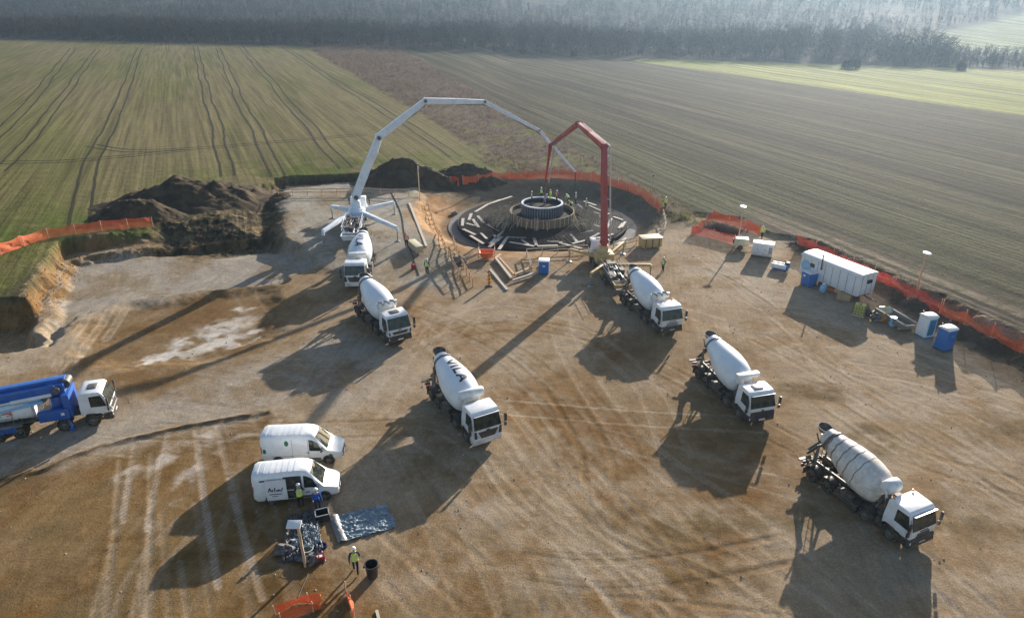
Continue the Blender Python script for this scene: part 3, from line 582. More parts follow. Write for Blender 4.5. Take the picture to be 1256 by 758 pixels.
# lone bushes before the far wood
for i, (px, py, hh, lab) in enumerate([(1043, 84, 4.5, 'widest dark bush on the far edge of the yellow green field'), (1178, 86, 3.5, 'small upright dark bush at far edge of field, nearest the right border'), (704, 69, 3.2, 'small round bush on the far edge of the ploughed field'), (642, 66, 2.6, 'low dark bush on the skyline edge right above the white boom')]):
    x, y, z = hit(px, py); kk = 420; a_ = rng.uniform(0, 6.28, kk); rr_ = rng.uniform(0, 1, kk) ** .5; wide = 1.5 if i == 0 else .8
    P = np.c_[x + np.cos(a_) * rr_ * hh * wide * .6, y + np.sin(a_) * rr_ * hh * .5, z + hh * rng.uniform(0, .75, kk) * (1 - rr_ * .4)]; Tp = P + np.c_[rng.normal(0, .4, kk), rng.normal(0, .4, kk), hh * rng.uniform(.1, .3, kk)]
    Q, c = strokes(P, Tp, np.full(kk, .35), np.array((.05, .045, .035)) * rng.uniform(.7, 1.3, (kk, 1)))
    bush = thing('bush', lab, 'bush', (x, y, z), 0, 'bushes along the far field edge'); o = quad_mesh('foliage', Q - np.array((x, y, z)), c, leafm); o.parent = bush
    mb = MB(); [mb.tube([(0, 0, 0), (math.cos(t) * .5 * wide, math.sin(t) * .5, hh * .7)], .09, 5, .02) for t in (0, 1.6, 3.1, 4.7)]; link('stem', mb, 'timber', bush)
# heaps of dug earth
def heap(label, px, py, rx, ry, h, rot, seed, ridge=1.0):
    x0, y0, _ = hit(px, py); z0 = hz(x0, y0); g = 90; mb = MB(); ca, sa = math.cos(rot), math.sin(rot)
    U, V_ = np.meshgrid(np.linspace(-1.25, 1.25, g), np.linspace(-1.25, 1.25, g), indexing='ij')
    lx, ly = U * rx, V_ * ry; wx, wy = x0 + lx * ca - ly * sa, y0 + lx * sa + ly * ca
    r_ = np.hypot(U + .25 * (fbm(wx * .15, wy * .15, seed) - .5), V_ + .35 * (fbm(wx * .2, wy * .2, seed + 1) - .5))
    prof = (1 - ss(.05, 1.05, r_)) * (.35 + 1.3 * fbm(wx * .2, wy * .2, seed + 2)) * h
    prof = prof + (1 - ss(.5, 1.1, r_)) * (1.0 * (fbm(wx * .6, wy * .6, seed + 3) - .5) + .55 * (fbm(wx * 2.6, wy * 2.6, seed + 4) - .5))
    Z = hbase(wx, wy) - z0 + prof - .25 * ss(.85, 1.2, r_) - .02
    mb.v = [(float(wx[i, j] - x0), float(wy[i, j] - y0), float(Z[i, j])) for i in range(g) for j in range(g)]
    mb.f = [(i * g + j, (i + 1) * g + j, (i + 1) * g + j + 1, i * g + j + 1) for i in range(g - 1) for j in range(g - 1)]; mb.m = [0] * len(mb.f)
    o = link('soil_heap', mb, 'soil_dark', fix=False, smooth=1.2); o.location = (x0, y0, z0); tag(o, label, 'soil heap', 'heaps of dug earth')
heap('largest dark soil heap, long ridge on the green field behind the orange net', 236, 243, 14.0, 6.0, 2.6, R(24), 81)
heap('low ragged soil heap at the left foot of the largest heap', 168, 262, 6.5, 4.2, 2.1, R(15), 85)
heap('dark soil heap behind the white boom, left of the timber lamp post', 492, 217, 9.5, 4.5, 2.4, R(5), 91)
heap('small rounded soil heap behind the left end of the pit net', 576, 216, 7.0, 4.0, 1.8, R(0), 95)
# air
hb = MB(); hb.box((50, 640, 31), (2700, 2050, 78)); air = bpy.data.materials.new('haze'); air.use_nodes = True; N = air.node_tree.nodes; N.remove(N['Principled BSDF'])
pv = N.new('ShaderNodeVolumePrincipled'); pv.inputs['Color'].default_value = (.32, .44, .58, 1); pv.inputs['Density'].default_value = .00028; pv.inputs['Anisotropy'].default_value = .6
air.node_tree.links.new(pv.outputs[0], N['Material Output'].inputs['Volume']); M['haze'] = air; o = link('haze', hb, 'haze'); tag(o, kind='stuff')
# ------------------------------------------------------------------ lorries
def arc_pts(r, a0, a1, n, cx, cz): return [(cx + r * math.cos(a0 + (a1 - a0) * i / n), cz + r * math.sin(a0 + (a1 - a0) * i / n)) for i in range(n + 1)]
_wheel = {}
def add_wheel(root, x, y, dual=False, r=.52):
    """tyre centred on (x, y, r), outer face away from the middle"""
    key = (dual, round(r, 2))
    if key not in _wheel:
        wd = .60 if dual else .31; t = MB(); h = wd / 2
        if dual: pr = [(-h, r * .58), (-h, r * .9), (-h + .05, r), (-.05, r), (-.02, r * .88), (.02, r * .88), (.05, r), (h - .05, r), (h, r * .9), (h, r * .58)]
        else: pr = [(-h, r * .58), (-h, r * .9), (-h + .05, r), (h - .05, r), (h, r * .9), (h, r * .58)]
        t.lathe(pr, axis=(0, 1, 0), n=26)
        m = MB(); m.lathe([(h - .02, r * .57), (h + .012, r * .57), (h + .012, r * .5), (h - (.13 if dual else .02), r * .42), (h - (.13 if dual else -.02), r * .25), (h + (0 if dual else .06), r * .2), (h + (0 if dual else .06), .02)], axis=(0, 1, 0), n=20)
        for k in range(8):
            a = k * math.pi / 4; m.box((math.cos(a) * r * .33, h - (.12 if dual else -.01), math.sin(a) * r * .33), (.05, .05, .05))
        _wheel[key] = (t, m, [])
    t, m, made = _wheel[key]
    if not made:
        o = link('wheel', t, 'rubber', root); k = link('rim', m, 'rim_grey', o); made += [o, k]
    else:
        o = made[0].copy(); COL.objects.link(o); o.parent = root; k = made[1].copy(); COL.objects.link(k); k.parent = o
    o.location = (x, y, r); o.rotation_euler = (0, 0, 0 if y > 0 else math.pi); return o

CABHW = lambda x, z: 1.14 - .09 * max(0, min(1, (z - 1.65) / 1.15)) - (.05 if x > -.2 else 0)
def cab(root, style='bold', paint='white_paint', high=2.82, seat=True):
    """flat nosed cab, bumper face at x=0"""
    H_ = high; bump = {'star': 'bumper_navy', 'lion': 'black_plastic', 'plain': 'black_plastic'}.get(style, paint)
    b = MB(); b.prism([(-.02, 1.02), (.0, 1.62), (-.33, H_ - .2), (-.5, H_ - .03), (-.8, H_), (-1.75, H_ + .02), (-1.95, H_ - .08), (-2.0, 1.6), (-2.0, 1.02), (-1.9, 1.02), (-1.75, 1.14), (-.85, 1.14), (-.66, .98)], CABHW)
    body = link('cab', b, paint, root, bevel=.06)
    fx = lambda z: -.33 * (z - 1.62) / (H_ - .2 - 1.62)
    m = MB(); zz0, zz1 = 1.64, H_ - .2; y0, y1 = CABHW(0, 1.7) - .03, CABHW(0, zz1) - .03
    m.slab([(fx(zz0) + .004, -y0, zz0), (fx(zz0) + .004, y0, zz0), (fx(zz1) + .004, y1, zz1), (fx(zz1) + .004, -y1, zz1)], .022)
    ws = link('windscreen', m, 'glass_dark', root)
    for s in (-.55, .25): link('wiper', MB().beam((fx(1.68) + .05, s, 1.68), (fx(1.8) + .05, s + .5, 1.82), .025, .025), 'black_plastic', ws)
    for s in (-1, 1):
        g = MB(); hw = lambda z: s * (CABHW(-1, z) + .003)
        q = [(-.2, hw(1.62), 1.62), (-1.25, hw(1.68), 1.68), (-1.25, hw(H_ - .3), H_ - .3), (-.46, hw(H_ - .3), H_ - .3)]
        if s > 0: q = q[::1]
        else: q = q[::-1]
        g.slab(q, .016); link('side_window', g, 'glass_dark', root)
        d = MB(); d.box((-.87, s * (1.143), 1.34), (1.02, .012, .52)); d.box((-1.25, s * 1.155, 1.5), (.16, .03, .05)); link('door_panel', d, paint, root, bevel=.005)
        mi = MB(); mi.beam((-.28, s * 1.08, H_ - .42), (-.02, s * 1.38, H_ - .42), .035, .035); mi.box((-.02, s * 1.4, H_ - .75), (.12, .2, .62)); mi.box((-.05, s * 1.4, H_ - 1.3), (.12, .2, .3)); mi.beam((-.02, s * 1.38, H_ - 1.1), (-.25, s * 1.1, H_ - 1.25), .03, .03)
        link('mirror', mi, 'black_plastic', root, bevel=.02)
        h = MB(); h.box((.045, s * .9, .78), (.06, .34, .2)); link('headlight', h, 'lamp_glass', root, bevel=.03)
        st = MB(); st.box((-.75, s * 1.08, .55), (.5, .14, .12)); st.box((-.75, s * 1.1, .85), (.46, .1, .08)); link('step', st, 'black_plastic', root)
    # bumper, lower skirt, wheel housings
    bm_ = MB(); bm_.prism([(.0, .42), (.08, .5), (.08, .92), (.02, 1.02), (-.5, 1.0), (-.66, .6), (-.5, .42)], lambda x, z: 1.15 - (.1 if x > .01 else 0)); bp_ = link('bumper', bm_, bump, root, bevel=.05)
    pl = MB(); pl.box((.092, 0, .66), (.015, .52, .12)); link('number_plate', pl, 'white_plastic', bp_)
    for s in (-1, 1):
        arch = MB(); pts = arc_pts(.62, R(15), R(165), 10, -1.3, .54); pin = arc_pts(.56, R(165), R(15), 10, -1.3, .54); arch.prism(pts + pin, lambda x, z: .2); arch.v[-len(pts) * 4:] = [(x, y + s * .96, z) for x, y, z in arch.v[-len(pts) * 4:]]
        link('wheel_arch', arch, 'black_plastic', root)
    g = MB()
    if style == 'bold':     # big upside-down trapezoid grille with dark pillars
        g.slab([(.03, -.5, .9), (.03, .5, .9), (.03, .78, 1.46), (.03, -.78, 1.46)], .03)
        for s in (-1, 1): g.slab([(.028, s * .84, .95), (.028, s * 1.07, 1.0), (.006, s * 1.07, 1.58), (.006, s * .9, 1.54)][::s], .02)
        g.box((.03, 0, 1.52), (.03, .26, .1))
    elif style == 'lion':   # slim dark grille, chin under it
        g.slab([(.02, -.62, 1.18), (.02, .62, 1.18), (.02, .74, 1.42), (.02, -.74, 1.42)], .03); g.box((.02, 0, 1.55), (.02, .3, .08))
        for s in (-1, 1): g.slab([(.02, s * .88, 1.1), (.02, s * 1.05, 1.2), (.01, s * 1.05, 1.5), (.01, s * .95, 1.45)][::s], .02)
    elif style == 'star':
        g.slab([(.03, -1.04, .94), (.03, 1.04, .94), (.012, 1.0, 1.34), (.012, -1.0, 1.34)], .03); g.box((.03, 0, 1.42), (.02, .2, .12))
    else:                   # plain: three thin slots and dark valance
        for k in range(3): g.box((.012, 0, 1.12 + k * .11), (.02, 1.2 - k * .05, .05))
        g.box((.07, 0, .55), (.06, 2.1, .22)); g.box((.015, 0, 1.5), (.02, .7, .07))
    link('grille', g, 'bumper_navy' if style == 'star' else 'black_plastic', root)
    if style in ('lion', 'star'):
        h = MB(); h.box((-1.1, 0, H_ + .03), (.62, .8, .05)); h.box((-1.1, 0, H_ + .06), (.5, .66, .03)); link('roof_hatch', h, 'machinery_grey', root, bevel=.02)
    if style in ('bold', 'plain', 'star'):
        v = MB(); v.slab([(-.3, -1.0, H_ - .2), (-.3, 1.0, H_ - .2), (-.1, .98, H_ - .13), (-.1, -.98, H_ - .13)], .03); link('sun_visor', v, paint if style != 'star' else 'white_paint', root, bevel=.01)
    if seat:
        s_ = MB(); s_.use(0)
        for s in (-1, 1): s_.box((-1.5, s * .6, 1.6), (.16, .5, .9))
    for s in (-.85, .85):
        if style == 'plain': link('beacon', MB().box((-1.8, s, H_ + .1), (.13, .13, .11)), 'amber', root, bevel=.03)
    return body

def letters(mb, word, place, h=1., w=.72, gap=.25, t=.2):
    """strokes of capital letters laid on a surface: place(u, v) -> 3D, u along the word, v upwards"""
    U = 0
    def stroke(a, b):
        a, b = np.array(a, float), np.array(b, float); d = b - a; ln = np.hypot(*d); n = np.array((-d[1], d[0])) / ln * t / 2; a2, b2 = a, b
        mb.grid(lambda i, j: place(*(a2 + (b2 - a2) * i + n * (1 - 2 * j))), max(2, int(ln / .12)), 2)
    for ch in word:
        if ch == 'V': stroke((U, h), (U + w * .5, 0)); stroke((U + w, h), (U + w * .5, 0)); U += w + gap
        elif ch == 'I': stroke((U + t / 2, 0), (U + t / 2, h)); U += t + gap
        elif ch == 'L': stroke((U + t / 2, 0), (U + t / 2, h)); stroke((U + t * .5, t / 2), (U + w * .85, t / 2)); U += w * .85 + gap
        elif ch == 'A': stroke((U, 0), (U + w * .5, h)); stroke((U + w, 0), (U + w * .5, h)); stroke((U + w * .2, h * .32), (U + w * .8, h * .32)); U += w + gap
        elif ch == '3': stroke((U, h), (U + w * .7, h)); stroke((U + w * .7, h), (U + w * .3, h * .55)); stroke((U + w * .3, h * .55), (U + w * .75, h * .3)); stroke((U + w * .75, h * .3), (U, 0)); U += w + gap
    return U
DA, DR = Vector((-2.9, 0, 2.0)), Vector((-8.05, 0, 3.32)); DAX = (DR - DA).normalized()
DPROF = [(0, .45), (.02, .72), (.16, .93), (.5, 1.13), (1.0, 1.25), (1.6, 1.31), (2.3, 1.29), (2.9, 1.2), (3.6, 1.04), (4.3, .86), (4.9, .7), (5.3, .6)]
def dr_at(s): return float(np.interp(s, [p[0] for p in DPROF], [p[1] for p in DPROF]))
def on_drum(s, ang, off=.012):
    up = Vector((0, 0, 1)); up = (up - DAX * up.dot(DAX)).normalized(); side = Vector((0, -1, 0))
    return DA + DAX * s + (side * math.cos(ang) + up * math.sin(ang)) * (dr_at(s) + off)

def mixer(label, loc, rz, style='bold', tank='roll', drum='drum_white', word=None, stain=False, sc=1.0, ink_ang=92, faint=False):
    root = thing('mixer_truck', label, 'concrete mixer', loc, rz, 'concrete mixer trucks on the building site')
    root.scale = (sc, sc, sc)
    cab(root, style)
    # chassis
    c = MB()
    for s in (-1, 1): c.beam((-.4, s * .42, .98), (-8.6, s * .42, .98), .12, .28)
    for x in (-2.4, -3.8, -5.4, -7.2, -8.5): c.box((x, 0, .98), (.14, .76, .2))
    c.box((-2.4, 0, 1.35), (.6, 1.5, .7)); c.box((-2.35, .5, 1.95), (.4, .5, .6)); c.tube([(-2.2, -.85, 1.1), (-2.2, -.85, 2.5)], .08, 8); c.box((-8.62, 0, .6), (.1, 2.3, .14)); c.beam((-8.5, .6, .9), (-8.6, .6, .6), .08, .08); c.beam((-8.5, -.6, .9), (-8.6, -.6, .6), .08, .08)
    for x in (-1.3, -3.15, -6.35, -7.7): c.tube([(x, -.95, .52), (x, .95, .52)], .09, 8)
    link('chassis', c, 'chassis_dark', root)
    for x, dl in ((-1.3, 0), (-3.15, 0), (-6.3, 1), (-7.65, 1)):
        for s in (-1, 1): add_wheel(root, x, s * (.9 if dl else 1.0), bool(dl))
    for s in (-1, 1):
        for x in (-3.15, -6.3, -7.65):
            g = MB(); o_ = arc_pts(.66, R(20), R(160), 10, x, .54); i_ = arc_pts(.63, R(160), R(20), 10, x, .54); k0 = len(g.v); g.prism(o_ + i_, lambda a, b: .3); g.v[k0:] = [(a, b + s * .94, z) for a, b, z in g.v[k0:]]
            link('mudguard', g, 'black_plastic', root)
        t = MB(); t.box((-4.75, s * .95, .88), (1.0, .5, .55)); t.box((-5.42, s * .95, .86), (.2, .45, .4)); link('fuel_tank' if s < 0 else 'tool_box', t, 'chassis_dark' if s < 0 else 'machinery_grey', root, bevel=.06)
        sk = MB(); sk.box((-4.7, s * .62, .62), (2.0, .5, .5)); sk.box((-2.25, s * .75, .7), (.5, .5, .6)); link('underbody_filler', sk, 'chassis_dark', root, bevel=.05)  # underbody boxes added to close light gaps in the truck's shadow
        for xf_ in (-3.85, -8.35): link('mud_flap', MB().box((xf_, s * .9, .42), (.03, .62, .56)), 'black_plastic', root)
        r_ = MB(); r_.box((-4.7, s * 1.2, .52), (1.9, .04, .1)); r_.box((-4.7, s * 1.2, .72), (1.9, .04, .1)); link('side_rail', r_, 'machinery_grey', root)
        l = MB(); l.box((-8.69, s * .95, .68), (.05, .34, .12)); link('tail_light', l, 'red_lens', root)
    # sub-frame, pedestals
    f = MB()
    for s in (-1, 1):
        f.beam((-2.7, s * .5, 1.2), (-8.3, s * .5, 1.2), .1, .16); f.beam((-7.7, s * .95, 1.15), (-7.95, s * .62, 2.75), .13, .16); f.beam((-8.2, s * .55, 1.2), (-7.95, s * .6, 2.7), .1, .12)
        f.beam((-2.85, s * .6, 1.2), (-2.8, s * .3, 1.9), .14, .2)
    f.beam((-7.95, -.75, 2.62), (-7.95, .75, 2.62), .16, .14); f.box((-2.86, 0, 1.9), (.3, .7, .5)); link('drum_frame', f, 'machinery_grey', root)
    # drum
    d = MB(); d.lathe(DPROF + [(5.27, .5), (4.9, .48)], DA, DAX, 40)
    dm = link('drum', d, drum, root, smooth=.9)
    rg = MB(); rg.lathe([(4.66, .78), (4.66, .84), (4.82, .8), (4.82, .72)], DA, DAX, 40); link('roller_ring', rg, 'machinery_grey', dm)
    if stain:
        for k, (s0, wd) in enumerate([(3.7, .14), (3.0, .1), (2.3, .1), (1.6, .07), (4.3, .3)]):
            b = MB(); b.grid(lambda u, v: on_drum(s0 + wd * v + .5 * u + .03 * math.sin(u * 40 + k), R(-45) + R(250) * u, .006), 40, 2); link('scraped_band', b, 'drum_stain', dm)
    if word:
        b = MB(); a0 = R(ink_ang); tot = 2.45
        letters(b, word, lambda u, v: on_drum(3.9 - u, a0 + (v - .5) * .62, .012), h=1., w=.66, gap=.2, t=.19); link('lettering', b, 'black_ink' if not faint else 'machinery_grey', dm, fix=False)
    # hopper, chute, ladder, tank
    h = MB(); h.lathe([(0, .3), (.2, .42), (.42, .52), (.42, .47), (.28, .4), (.22, .05)], (-8.36, 0, 3.42), (0.2, 0, 1), 20); h.beam((-8.05, -.5, 2.7), (-8.5, -.45, 3.3), .07, .07); h.beam((-8.05, .5, 2.7), (-8.5, .45, 3.3), .07, .07); link('hopper', h, 'chassis_dark', root)
    ch = MB()
    V0 = Vector((-8.35, 0, 2.55)); V1 = Vector((-9.0, -.45, 1.45))
    ax = (V1 - V0).normalized(); sd = ax.cross(Vector((0, 0, 1))).normalized(); nu = sd.cross(ax)
    for ri, ro in ((0, .03),):
        ch.loft([[tuple(p + sd * math.cos(a) * (.3 + o2) + nu * -abs(math.sin(a)) * (.22 + o2)) for a, o2 in [(R(180) + R(180) * j / 8, 0) for j in range(9)] + [(R(360) - R(180) * j / 8, .03) for j in range(9)]] for p in (V0, V1)])
    ch.beam((-8.3, -.25, 1.2), (-8.7, -.25, 1.8), .07, .07); link('chute', ch, 'machinery_grey', root)
    sw = MB(); sw.beam((-8.45, -.5, 1.35), (-8.6, -1.55, 1.3), .24, .1); sw.beam((-8.4, -.9, 1.1), (-8.4, -1.3, 1.1), .2, .16); link('chute_extension', sw, 'machinery_grey', root)
    la = MB()
    for s in (-.2, .2): la.tube([(-8.55 + s, .85, .75), (-8.45 + s, .85, 2.9), (-8.45 + s, .85, 3.55), (-8.45 + s, .6, 3.75)], .025, 6)
    for k in range(8): la.tube([(-8.72, .85, .9 + k * .3), (-8.3, .85, .9 + k * .3)], .02, 6)
    la.box((-8.45, .6, 2.85), (.6, .6, .04)); link('ladder', la, 'steel', root)
    if tank == 'roll':
        t = MB(); t.lathe([(-.98, .1), (-.94, .3), (-.85, .36), (.85, .36), (.94, .3), (.98, .1)], (-2.66, 0, 3.0), (0, 1, 0), 24); t.beam((-2.62, .5, 2.65), (-2.62, .5, 2.1), .08, .08); t.beam((-2.62, -.5, 2.65), (-2.62, -.5, 2.1), .08, .08); link('water_tank', t, 'tank_white', root)
    elif tank == 'round':
        t = MB(); t.lathe([(-.6, .1), (-.56, .38), (-.46, .45), (.4, .45), (.52, .4), (.58, .1)], (-2.62, -.1, 2.98), (0, 1, 0), 26); t.tube([(-2.62, -.72, 2.98), (-2.4, -.85, 2.95), (-2.3, -.8, 2.5), (-2.35, -.6, 1.9)], .06, 8); link('water_tank', t, 'tank_white', root, smooth=.8)
    elif tank == 'rack':
        t = MB(); t.box((-2.62, 0, 3.0), (.34, 1.95, .5)); link('water_tank', t, 'tank_white', root, bevel=.06)
        q = MB()
        for k in range(3): q.tube([(-2.75, -.75 + k * .55, 3.28), (-2.45, -.55 + k * .55, 3.28), (-2.45, -.4 + k * .55, 3.05)], .08, 8)
        for s in (-1, 1): q.tube([(-2.44, s * .95, 2.7), (-2.44, s * .95, 3.4), (-2.44, s * .1, 3.4)], .025, 6)
        link('hose_rack', q, 'steel', root)
    else:
        t = MB(); t.box((-2.6, .1, 3.02), (.5, 1.9, .34)); t.box((-2.6, -.5, 2.6), (.36, .5, .5)); link('water_tank', t, 'tank_white', root, bevel=.07)
    return root

def front(px, py, hd): return at(px, py), R(hd)
def put_mixer(lab, px, py, hd, **k):
    x, y, z = gp(px, py); return mixer(lab, (x, y, z), R(hd), **k)

# ---- concrete pumps
def outrigger(root, a, b, foot, paint, w0=.42, w1=.24):
    m = MB(); m.beam(a, b, w0 * .8, w0, w1, w1 * 1.2); m.beam(b, (b[0], b[1], b[2] - .5), w1 * .9, w1 * .9); o = link('outrigger', m, paint, root, bevel=.02)
    j = MB(); j.tube([(b[0], b[1], b[2] - .2), (b[0], b[1], foot + .12)], .07, 10); j.lathe([(0, .36), (.05, .36), (.1, .2), (.14, .1)], (b[0], b[1], foot), (0, 0, 1), 14); link('jack', j, 'steel', o)
def boom(root, pts, sizes, paint, jointm='machinery_grey', hose=2.2, pipe_side=1, pipe_off=.14):
    """articulated boom through 3D joints (local coordinates)"""
    hor = Vector((pts[-1][0] - pts[0][0], pts[-1][1] - pts[0][1], 0)).normalized(); lat = Vector((-hor.y, hor.x, 0))
    for i in range(len(pts) - 1):
        p, q = Vector(pts[i]), Vector(pts[i + 1]); d = (q - p).normalized(); w0, h0 = sizes[i]; w1, h1 = sizes[i + 1]; m = MB(); up = lat.cross(d)
        a = p + (q - p) * .5
        m.beam(p - d * .15, a, w0, h0, (w0 + w1) / 2, (h0 + h1) * .54, up=up); m.beam(a, q + d * .15, (w0 + w1) / 2, (h0 + h1) * .54, w1, h1 * .8, up=up)
        for s in (-1, 1): m.beam(p + lat * s * (w0 / 2 + .03), p + d * 1.2 + lat * s * (w0 / 2 + .02), .05, h0 * 1.15, .04, h0 * .7, up=up)
        seg = link('boom_section', m, paint, root, bevel=.015)
        j = MB(); j.lathe([(-w0 * .8, h0 * .3), (w0 * .8, h0 * .3)], p, lat, 14); link('joint_pin', j, jointm, seg)
        if i < len(pts) - 2:
            cy = MB(); o = up * (h0 * .62); ln = (q - p).length; cy.tube([p + d * ln * .48 + o * .7, p + d * ln * .8 + o], .12 if i < 2 else .08, 10); cy.tube([p + d * ln * .8 + o, q + o * .9], .06, 8); link('cylinder', cy, 'steel' if i else paint, seg)
            lk = MB(); lk.beam(q + o * .9, q + (Vector(pts[i + 2]) - q).normalized() * .7 + o * .5, .1, .16); lk.beam(q + o * .9, q - d * .6, .1, .14); link('linkage', lk, jointm, seg)
    pp = MB(); L_ = [Vector(p) + lat * pipe_side * (sizes[i][0] / 2 + pipe_off) for i, p in enumerate(pts)]; pp.tube(L_, .085, 8)
    for i in range(len(pts) - 1):
        for t in (.2, .45, .7, .9): c_ = L_[i] + (L_[i + 1] - L_[i]) * t; pp.beam(c_, c_ - lat * pipe_side * (pipe_off + .1), .07, .07)
    link('delivery_pipe', pp, 'pipe_grey', root)
    if hose:
        hs = MB(); e = Vector(pts[-1]); hs.tube([e + Vector((0, 0, 0)), e + hor * .12 + Vector((0, 0, -.25)), e + hor * .16 + Vector((0, 0, -hose * .5)), e + hor * .1 + Vector((0, 0, -hose))], .085, 10); link('end_hose', hs, 'rubber', root)
def pump_body(root, ln, axles, paint, deckm, cabpaint='white_paint', style='star', hop=True):
    cab(root, style, cabpaint)
    c = MB()
    for s in (-1, 1): c.beam((-.4, s * .45, 1.0), (-ln + .7, s * .45, 1.0), .14, .32)
    for x in np.arange(-2.4, -ln + .7, -1.3): c.box((x, 0, 1.0), (.14, .8, .22))
    for x in axles: c.tube([(x, -.95, .52), (x, .95, .52)], .09, 8)
    link('chassis', c, 'chassis_dark', root)
    for k, x in enumerate(axles):
        for s in (-1, 1): add_wheel(root, x, s * (1.0 if k < 2 else .9), k >= 2)
    dk = MB(); dk.box((-(ln + 4.2) / 2, 0, 1.26), (ln - 5.6, 2.3, .08)); link('deck', dk, deckm, root)
    for s in (-1, 1):
        for x in axles[1:]:
            mg = MB(); k0 = len(mg.v); mg.prism(arc_pts(.66, R(20), R(160), 8, x, .54) + arc_pts(.63, R(160), R(20), 8, x, .54), lambda a, b: .3); mg.v[k0:] = [(a, b + s * .94, z) for a, b, z in mg.v[k0:]]
            link('mudguard', mg, 'black_plastic', root)
    for s in (-1, 1):
        b = MB(); b.box((-ln * .56, s * .98, .92), (1.6, .46, .6)); link('tool_box', b, paint, root, bevel=.04)
    tk = MB()
    for s in (-1, 1): tk.tube([(-ln * .55, s * .3, 1.62), (-ln + 1.3, s * .3, 1.42)], .17, 12)
    tk.box((-ln * .55, 0, 1.66), (.6, 1.0, .5)); tk.box((-ln * .68, -.75, 1.55), (.9, .5, .5)); tk.box((-ln * .76, .7, 1.5), (1.2, .5, .42)); link('pump_cylinders', tk, 'machinery_grey', root)
    if hop:
        h = MB(); z0, z1 = .85, 1.55; x = -ln + .55
        o_ = [(x + .42, -.85, z0), (x - .35, -.85, z0), (x - .35, .85, z0), (x + .42, .85, z0)]; t_ = [(x + .62, -1.1, z1), (x - .62, -1.1, z1), (x - .62, 1.1, z1), (x + .62, 1.1, z1)]
        ti = [(x + .54, -1.02, z1), (x - .54, -1.02, z1), (x - .54, 1.02, z1), (x + .54, 1.02, z1)]; bi = [(x + .36, -.78, z0 + .1), (x - .3, -.78, z0 + .1), (x - .3, .78, z0 + .1), (x + .36, .78, z0 + .1)]
        h.loft([o_, t_, ti, bi]); link('hopper', h, 'pump_yellow' if paint == 'pump_yellow' else paint, root)
        gr = MB()
        for k in range(9): gr.beam((x - .5, -.9 + k * .225, z1 - .06), (x + .5, -.9 + k * .225, z1 - .06), .03, .03)
        for k in range(4): gr.beam((x - .4 + k * .27, -1.0, z1 - .05), (x - .4 + k * .27, 1.0, z1 - .05), .03, .03)
        link('hopper_grate', gr, 'machinery_grey', root)
    cl = MB(); rr_ = random.Random(int(ln * 10))
    for k in range(16): cl.box((rr_.uniform(-ln + 1.6, -ln * .45), rr_.uniform(-.95, .95), 1.3 + rr_.uniform(.12, .4)), (rr_.uniform(.25, .8), rr_.uniform(.2, .5), rr_.uniform(.2, .6)))
    for k in range(6): x0_ = -ln * .45 - k * .25; cl.tube([(x0_, -1.0 + .3 * k, 1.35), (x0_ - .6, -.9 + .3 * k, 1.85), (x0_ - 2.2, -.95 + .35 * k, 1.7), (x0_ - 2.6, -.8 + .3 * k, 1.35)], .05, 6)
    o_ = link('hydraulic_gear', cl, 'chassis_dark', root); o_['kind'] = 'stuff'
    rl = MB()
    for s in (-1, 1):
        P = [(-ln * .5, s * 1.12, 1.3), (-ln * .5, s * 1.12, 2.2), (-ln + 1.4, s * 1.12, 2.2), (-ln + 1.4, s * 1.12, 1.3)]; rl.tube(P, .025, 6); rl.tube([(-ln * .5, s * 1.12, 1.75), (-ln + 1.4, s * 1.12, 1.75)], .02, 6)
    link('hand_rail', rl, 'steel', root)
def local(root_loc, rz, p):
    d = Vector(p) - Vector(root_loc); return Vector((d.x * math.cos(rz) + d.y * math.sin(rz), -d.x * math.sin(rz) + d.y * math.cos(rz), d.z))
# ---- the six mixers
put_mixer('white mixer with black VILA drum lettering, reversed up to the white boom pump', 437, 356, -86, style='bold', tank='box', word='VILA', sc=1.07)
put_mixer('white mixer with slim dark grille, behind the mixer at the white pump', 492, 423, -58, style='lion', tank='rack', sc=1.05)
put_mixer('white mixer with black VILA drum lettering standing alone in the middle of the yard', 599, 548, -61, style='bold', tank='roll', word='VILA', sc=1.02)
put_mixer('white mixer with plain drum unloading into the pump with the red boom', 823, 412, -72, style='plain', tank='rack', sc=1.03)
put_mixer('clean white mixer with dark lower cab and roof hatch, behind the dirty mixer', 932, 522, -75, style='star', tank='box', sc=0.99)
put_mixer('dirty grey-white mixer with dark spiral stripes round its drum, nearest the camera', 1126, 672, -66, style='plain', tank='round', drum='drum_dirty', stain=True, sc=.95)

# ---- white boom pump
def pump_from(rear, frontp):
    rx, ry = rear; fx, fy = frontp; return math.atan2(fy - ry, fx - rx)
L_ = 14.6; rear = W(-20.3, 81.0); hdg = R(96.5); fr = rear + L_ * np.array((math.cos(hdg), math.sin(hdg))); gz0 = hz(*(rear + (fr - rear) * .5))
wp = thing('concrete_pump', 'white concrete pump with spread outriggers and long pale boom arching over the pit', 'concrete pump', (fr[0], fr[1], gz0), hdg, 'truck mounted concrete pumps')
pump_body(wp, L_, [-1.4, -3.2, -8.0, -9.4, -10.8], 'boom_white', 'boom_white', style='star')
loc = wp.location
tur = Vector((-4.1, 0, 2.2)); twd = Matrix.Translation(loc) @ Matrix.Rotation(hdg, 4, 'Z') @ tur
tb = MB(); tb.box((-4.0, 0, 1.35), (2.6, 2.3, .9)); tb.lathe([(0, .95), (.25, .95), (.3, .7), (1.3, .55)], (-4.1, 0, 1.75), (0, 0, 1), 20); tb.box((-4.1, 0, 3.05), (.9, .7, 1.0)); link('turret', tb, 'boom_white', wp, bevel=.04)
tipA = (twd.x, twd.y); tipB = at(706, 248, 0)
